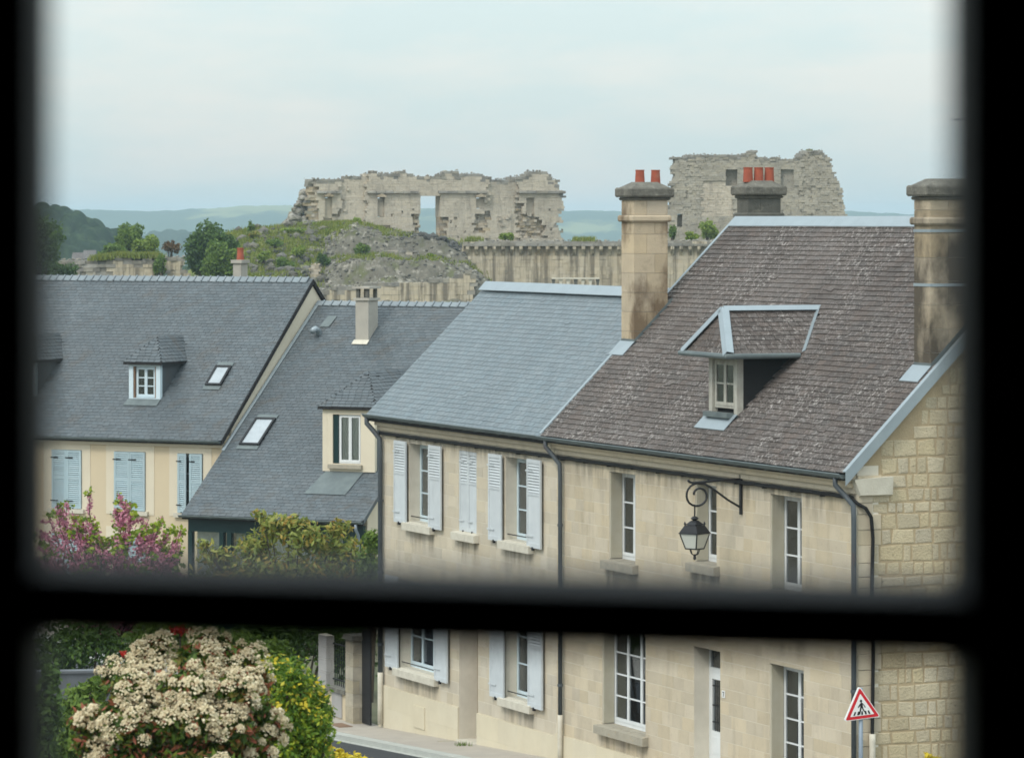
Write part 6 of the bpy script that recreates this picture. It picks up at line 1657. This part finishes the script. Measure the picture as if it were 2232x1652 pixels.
# ------------------------------------------------------------------ garden shrubs nearer by
# pink-flowering tree: upright branches sheathed in blossom, young leaves at the tips
YJ = 97.0; jb = at(235, 1500, YJ); jt = Thing('judas_tree', 'pink-blossoming small tree before the cream house', 'tree', None, (jb.x, YJ, 0))
Rj = random.Random(91); br = MB(); ends = []; bl_pts = []
def sheath(pts, n_, r_):
    for j in range(n_):
        t = Rj.uniform(.12, .97); i = min(len(pts) - 2, int(t * (len(pts) - 1))); q = pts[i].lerp(pts[i + 1], t * (len(pts) - 1) - i); bl_pts.append((q, r_ * (1.35 - t)))
for k in range(46):
    px = Rj.uniform(78, 396); dxx = abs(px - 235) / 160
    py = 1058 + dxx * 62 + Rj.uniform(-8, 135)
    e = at(px, py, YJ + Rj.uniform(-1.2, 1.2)); b = Vector((jb.x + (e.x - jb.x) * .10, YJ + (e.y - YJ) * .2, .7))
    w_ = lambda: Vector((Rj.gauss(0, .10), Rj.gauss(0, .10), Rj.gauss(0, .04)))
    m1, m2, m3 = b.lerp(e, .3) + w_(), b.lerp(e, .58) + w_() + Vector(((e.x - jb.x) * .10, 0, 0)), b.lerp(e, .82) + w_()
    pts = [b, m1, m2, m3, e]
    br.tube(pts, [.03, .024, .018, .012, .006], 5); ends.append(e); sheath(pts, 230, .075)
    for _ in range(4):
        st = m1.lerp(e, Rj.uniform(.1, .85)); d_ = Vector((Rj.gauss(0, .33) + (e.x - jb.x) * .18, Rj.gauss(0, .2), Rj.uniform(.05, .42)))
        tw = [st, st + d_ * .5 + Vector((0, 0, -.03)), st + d_]
        br.tube(tw, [.010, .007, .004], 4); sheath(tw, 70, .05)
        if Rj.random() < .45: ends.append(tw[2])
br.tube([(jb.x, YJ, -.1), (jb.x, YJ, .5), (jb.x + .05, YJ, .9)], [.12, .10, .08], 8)
br.build('branches', K['bark'], jt)
V, Fc = leaves(len(bl_pts), [((0, 0, 0), (1, 1, 1))], .043, 5, flat=.1)
V = V.reshape(-1, 4, 3); V = V - V.mean(axis=1, keepdims=True); rs = np.random.RandomState(4)
V = V + np.array([[p.x, p.y, p.z] for p, r in bl_pts])[:, None, :] + rs.normal(size=(len(bl_pts), 1, 3)) * np.array([r for p, r in bl_pts])[:, None, None]
link_mesh('blossom', V.reshape(-1, 3) - np.array(jt.off), Fc, K['pink'], jt.o)
blobs = []
for e in ends:
    for _ in range(2): blobs.append(((e.x + Rj.uniform(-.1, .1), e.y + Rj.uniform(-.1, .1), e.z + Rj.uniform(-.35, .05)), (.14, .14, .10)))
for _ in range(46):
    q = at(Rj.uniform(90, 390), Rj.uniform(1150, 1330), YJ + Rj.uniform(-1, 1)); blobs.append((tuple(q), (.26, .26, .18)))
V, Fc = leaves(4200, blobs, .052, 9, shell=.2, aspect=.8)
link_mesh('leaves', V - np.array(jt.off), Fc, K['leaf_yellow'], jt.o)

def px_shrub(name, label, Y, lob, n, size, m, R, cat='shrub', aspect=.5, extra=None, base_px=None, shell=.45, zb=None):
    k = Y / F; blobs = [(tuple(at(px, py, Y + dy)), (rx * k, rx * k * .85, ry * k)) for (px, py, rx, ry, dy) in lob]
    bx_ = base_px if base_px is not None else sum(l[0] for l in lob) / len(lob)
    b = at(bx_, 1000, Y); g = gzw(b.x, Y) - .02 if zb is None else zb
    th = Thing(name, label, cat, None, (b.x, Y, g))
    V, Fc = leaves(n, blobs, size, R, shell=shell, aspect=aspect)
    link_mesh('crown', V - np.array(th.off), Fc, m, th.o)
    st = MB(); q = random.Random(R); b = Vector((b.x, Y, g))
    for bl in blobs:
        for _ in range(2):
            e = Vector(bl[0]) + Vector((q.uniform(-.5, .5) * bl[1][0], q.uniform(-.5, .5) * bl[1][1], q.uniform(-.2, .6) * bl[1][2]))
            mm = b.lerp(e, .5) + Vector((0, 0, .1)); st.tube([b - Vector((0, 0, .1)), mm, e], [.05, .03, .008], 6)
    st.build('stems', K['bark'], th)
    return th, blobs
px_shrub('medlar_bush', 'olive-green bush with yellowing leaves before the green veranda', 96.5,
         [(600, 1150, 45, 34, 0), (566, 1122, 20, 14, .2), (640, 1140, 40, 22, -.3), (665, 1175, 60, 40, -.4), (560, 1195, 55, 36, .3), (740, 1150, 30, 22, .1), (740, 1200, 60, 40, 0), (480, 1215, 50, 28, .4), (445, 1185, 18, 14, .2), (800, 1225, 40, 40, -.2), (640, 1260, 160, 60, 0), (500, 1290, 120, 60, .2), (760, 1290, 90, 60, 0)],
         9500, .085, K['leaf_olive'], 201, aspect=.42, shell=.25)
px_shrub('rose_bush', 'pale-flowered rose bush against the corner of the slate-roofed stone house', 93.0, [(812, 1180, 22, 30, 0), (800, 1230, 26, 40, 0), (815, 1270, 24, 40, 0)], 1500, .06, K['leaf_mid'], 202, aspect=.5, shell=.2)

# white-flowering bush
pb_, pbl = px_shrub('photinia_bush', 'big bush covered in cream flower clusters with reddish young leaves', 25.0,
        [(385, 1575, 110, 80, .25), (290, 1500, 52, 40, -.15), (250, 1470, 34, 26, .1), (322, 1428, 38, 30, .1), (352, 1404, 24, 18, .1), (430, 1440, 52, 36, .05), (462, 1402, 36, 22, .15), (520, 1440, 40, 32, .1), (556, 1482, 34, 36, .05), (500, 1510, 58, 46, -.15),
         (400, 1500, 60, 44, -.25), (205, 1560, 44, 32, -.05), (172, 1572, 24, 20, 0), (250, 1560, 48, 40, -.2), (200, 1620, 42, 34, 0), (300, 1590, 62, 48, -.3), (410, 1580, 64, 48, -.35), (500, 1590, 60, 50, -.25), (570, 1560, 36, 36, 0), (595, 1590, 24, 26, .05), (556, 1630, 50, 44, -.05), (300, 1665, 90, 50, -.2), (430, 1670, 110, 50, -.3), (220, 1690, 60, 40, 0)],
        14000, .030, K['leaf_photinia'], 211, aspect=.42, shell=.35, base_px=385)
V, Fc = leaves(1500, [(b[0], tuple(x * 1.05 for x in b[1])) for b in pbl], .028, 212, shell=.9, aspect=.35)
link_mesh('young_leaves', V - np.array(pb_.off), Fc, K['leaf_red'], pb_.o)
def corymb(seed, r=.085):
    q = random.Random(seed); V, Fc = [], []
    for k in range(95):
        a = q.uniform(0, 6.28); t = math.sqrt(q.random()); x, y = r * t * math.cos(a), r * t * math.sin(a); z = .055 * (1 - t * t) * (r / .085) + q.uniform(-.012, .012)
        s = q.uniform(.0065, .0115); ux = Vector((q.gauss(0, 1), q.gauss(0, 1), q.gauss(0, .4))).normalized(); uy = Vector((x * 4, y * 4, 1)).cross(ux).normalized(); i = len(V)
        for c in (ux, uy, -ux, -uy): V.append((x + c.x * s, y + c.y * s, z + c.z * s + q.uniform(-.004, .004)))
        Fc.append((i, i + 1, i + 2, i + 3))
    me = bpy.data.meshes.new('flower_cluster'); me.from_pydata(V, [], Fc); me.materials.append(K['cream']); me.update(); return me
cmesh = [corymb(s, r) for s, r in ((1, .050), (2, .061), (3, .042), (4, .068))]
Rf = random.Random(13); placed = []
camp = Vector((0, 0, CAMZ)); tries = 0
while len(placed) < 225 and tries < 9000:
    tries += 1
    b = Rf.choice(pbl); d = Vector((Rf.gauss(0, 1), Rf.gauss(0, 1) - .7, Rf.gauss(0, 1) + .55)).normalized()
    p = Vector(b[0]) + Vector((d.x * b[1][0], d.y * b[1][1], d.z * b[1][2])) * Rf.uniform(.93, 1.12)
    if any(sum(((p[i] - c[0][i]) / c[1][i]) ** 2 for i in range(3)) < .62 for c in pbl): continue
    if d.y > .45: continue
    if mnoise.noise(p * 3.6) < -.16: continue
    if any((p - o_).length < .070 for o_ in placed): continue
    placed.append(p)
    o = bpy.data.objects.new('flower_cluster', Rf.choice(cmesh)); C.objects.link(o); o.parent = pb_.o
    n_ = (d * .6 + Vector((0, -.15, .75))).normalized(); o.rotation_euler = n_.to_track_quat('Z', 'Y').to_euler(); o.location = p - pb_.off
    sc_ = Rf.uniform(.6, 1.25); o.scale = (sc_, sc_, sc_ * 1.2)
th_, bl_ = px_shrub('yellow_green_shrub', 'bright yellow-green shrub beside the cream-flowering bush', 30.0,
        [(640, 1500, 50, 70, 0), (680, 1540, 45, 70, .2), (610, 1470, 45, 45, .3), (650, 1580, 65, 70, 0), (600, 1560, 50, 80, .3), (690, 1600, 40, 55, -.1), (640, 1660, 90, 60, 0)], 11000, .021, K['leaf_shrub'], 221, aspect=.5, shell=.3)
V, Fc = leaves(260, [(b[0], tuple(x * 1.03 for x in b[1])) for b in bl_[:4]], .024, 223, shell=.93)
link_mesh('blossom', V - np.array(th_.off), Fc, K['yellow'], th_.o)
px_shrub('green_shrub', 'deep green shrub between yellow-green shrub and the flowering bush', 33.0, [(560, 1470, 55, 55, 0), (600, 1420, 40, 30, .2), (520, 1410, 60, 30, .2), (700, 1560, 30, 50, 0), (580, 1600, 70, 80, 0)], 5600, .026, K['leaf_mid'], 222, shell=.3)
px_shrub('forsythia_bush', 'yellow-leaved bush at the edge of the road', 46.0, [(765, 1665, 45, 26, 0), (735, 1650, 18, 22, .1), (715, 1625, 14, 14, .2), (800, 1668, 28, 18, 0), (690, 1628, 12, 12, 0)], 1100, .034, K['yellow'], 231, shell=.2, aspect=.7)
px_shrub('forsythia_bush', 'small yellow-flowered bush below the rubble gable', 50.0, [(2024, 1650, 10, 14, 0), (2035, 1668, 30, 22, 0)], 260, .034, K['yellow'], 232, shell=.2, aspect=.7)
for i, (lab, Y, lob, n, m) in enumerate((
        ('dark shrub with plum tint under the pink-blossoming tree', 90, [(180, 1400, 110, 60, 0), (290, 1430, 80, 60, 0), (120, 1440, 80, 60, 0)], 3600, 'leaf_dark'),
        ('green garden shrub behind the cream-flowering bush', 84, [(420, 1400, 90, 50, 0), (340, 1390, 70, 40, 0), (500, 1420, 70, 50, 0)], 3800, 'leaf_mid'),
        ('dark hedge in the garden behind the low wall and railing', 93, [(620, 1400, 80, 60, 0), (720, 1400, 60, 70, 0), (770, 1420, 60, 80, 1), (560, 1380, 60, 50, 0)], 4500, 'leaf_dark'),
        ('dusky shrub with thin stem at the dark left edge', 60, [(95, 1560, 45, 75, 0), (110, 1480, 25, 35, 0), (80, 1640, 50, 60, 0)], 2600, 'leaf_dark'),
        ('leafy green shrub left of the cream-flowering bush', 66, [(170, 1540, 45, 50, 0), (150, 1620, 60, 60, 0), (210, 1500, 30, 30, 0)], 2600, 'leaf_mid'))):
    px_shrub('garden_shrub', lab, Y, lob, n, .07, K[m], 240 + i, shell=.25)
V, Fc = leaves(90, [(tuple(at(392, 1374, 83)), (.30, .3, .12)), (tuple(at(270, 1425, 83)), (.08, .08, .08))], .06, 301, shell=.2)
th_ = Thing('red_flowering_plant', 'cluster of red flowers behind the cream-flowering bush', 'flowers', None, (at(392, 1374, 83).x, 83, .3))
link_mesh('blossom', V - np.array(th_.off), Fc, K['redflower'], th_.o)
MB().tube([(th_.off.x, 83, .2), (th_.off.x + .05, 83, 1.4), (th_.off.x, 83, 2.6)], .02, 6).build('stem', K['bark'], th_)
# weeds on the pavement by the step
V, Fc = tufts([BC.wor((sx(1042) + .05, -.35, gz(sx(1042)) + .13))] * 3, .09, random.Random(3), 14, .08)
tag(link_mesh('weeds', V, Fc, K['leaf_mid']), 'small green weeds beside the stone doorstep', 'weeds', kind='stuff')

# ------------------------------------------------------------------ hills
def hashr(i, j, k): return random.Random((i * 73856093) ^ (j * 19349663) ^ (k * 83492791))
CAN = {}
def canopy(x, y, cell, r):
    i0, j0 = math.floor(x / cell), math.floor(y / cell); best = 0.0
    for i in (i0 - 1, i0, i0 + 1):
        for j in (j0 - 1, j0, j0 + 1):
            t = CAN.get((i, j, cell))
            if t is None:
                q = hashr(i, j, int(cell * 10)); t = ((i + q.random()) * cell, (j + q.random()) * cell, r * q.uniform(.6, 1.25)); CAN[(i, j, cell)] = t
            d2 = (x - t[0]) ** 2 + (y - t[1]) ** 2
            if d2 < t[2] ** 2: best = max(best, math.sqrt(t[2] ** 2 - d2) * 1.1)
    return best
whp = [(-200, 440), (-60, 444), (80, 449), (110, 450), (150, 461), (200, 479), (250, 502), (300, 532), (345, 562), (420, 600)]
def wood_z(X, Y):
    px = CX + F * X / Y; zc = CAMZ + (YH - interp(whp, px)) / F * 960 - 2.0
    t = sst(840, 960, Y)
    return -64 + (zc + 64) * t + canopy(X, Y, 3.1, 2.15) * 1.1
grid_mesh('wooded_hill', [-150 + .45 * i for i in range(178)], [850 + 1.0 * i for i in range(114)], wood_z, K['wood_hill'])
fhp = [(-400, 448), (-100, 452), (150, 454), (250, 457), (330, 460), (450, 452), (560, 446), (650, 446), (900, 452), (1230, 457), (1350, 459), (1600, 457), (1840, 458), (1990, 466), (2100, 470), (2600, 472)]
def far_z(X, Y):
    px = CX + F * X / Y; zc = CAMZ + (YH - interp(fhp, px)) / F * 5200 - 5
    t = sst(2600, 5300, Y)
    u = mnoise.fractal(Vector((X * .0022, Y * .0012, 1)), 1.0, 2.0, 3)
    z = -62 + (zc + 62) * (t * .55 + .45 * sst(4300, 5250, Y)) + u * 4 * (1 - sst(3600, 4600, Y))
    return z + canopy(X, Y, 15.0, 8.5) * .45
grid_mesh('far_hills', [-1000 + 9 * i for i in range(222)], [2700 + 24 * i for i in range(112)], far_z, K['far_hill'])
def mid_z(X, Y):
    px = CX + F * X / Y; zc = CAMZ + (YH - interp([(200, 560), (280, 530), (330, 512), (400, 508), (470, 515), (560, 540), (1230, 545), (1700, 520)], px)) / F * 2900 - 6
    return -64 + (zc + 64) * sst(2650, 2900, Y) + canopy(X, Y, 12.0, 7.5)
grid_mesh('valley_woods', [-330 + 3.2 * i for i in range(190)], [2640 + 6 * i for i in range(50)], mid_z, K['wood_hill'])
# far village roofs at the foot of the wooded hill
for i, (px, py) in enumerate(((196, 552), (172, 557))):
    p = at(px, py, 835); w = 1.0
    t = Thing('far_house', ('white-walled far house at the foot of the wooded hill' if i == 0 else 'brownish far house lower on the valley slope'), 'house', None, (p.x, 835, -63))
    MB().box(p.x - w, p.x + w, 833, 836.5, -64, p.z - 1).build('wall', K['white' if i == 0 else 'render'], t)
    MB().prism([(p.x - w - .3, 832.5, p.z - 1.05), (p.x + w + .3, 832.5, p.z - 1.05), (p.x + w + .3, 835, p.z + .6), (p.x - w - .3, 835, p.z + .6)], (0, 0, .3)) \
        .prism([(p.x - w - .3, 835, p.z + .6), (p.x + w + .3, 835, p.z + .6), (p.x + w + .3, 837.5, p.z - 1.05), (p.x - w - .3, 837.5, p.z - 1.05)], (0, 0, .3)).build('roof', K['tile_c'], t)

# ------------------------------------------------------------------ the hazy air
hz = MB().box(-3600, 3600, -60, 7300, -85, 34).build('haze', None, kind='stuff')
hm = bpy.data.materials.new('haze_air'); hm.use_nodes = True
hn, hl = hm.node_tree.nodes, hm.node_tree.links
hn.remove(hn['Principled BSDF'])
pvn = hn.new('ShaderNodeVolumePrincipled')
pvn.inputs['Color'].default_value = (0.68, 0.89, 1.0, 1)
pvn.inputs['Density'].default_value = 1.9e-4
pvn.inputs['Anisotropy'].default_value = 0.0
hl.new(pvn.outputs[0], hn['Material Output'].inputs['Volume'])
hz.data.materials.append(hm)
tag(hz, 'pale bluish haze over the whole valley', 'haze', kind='stuff')
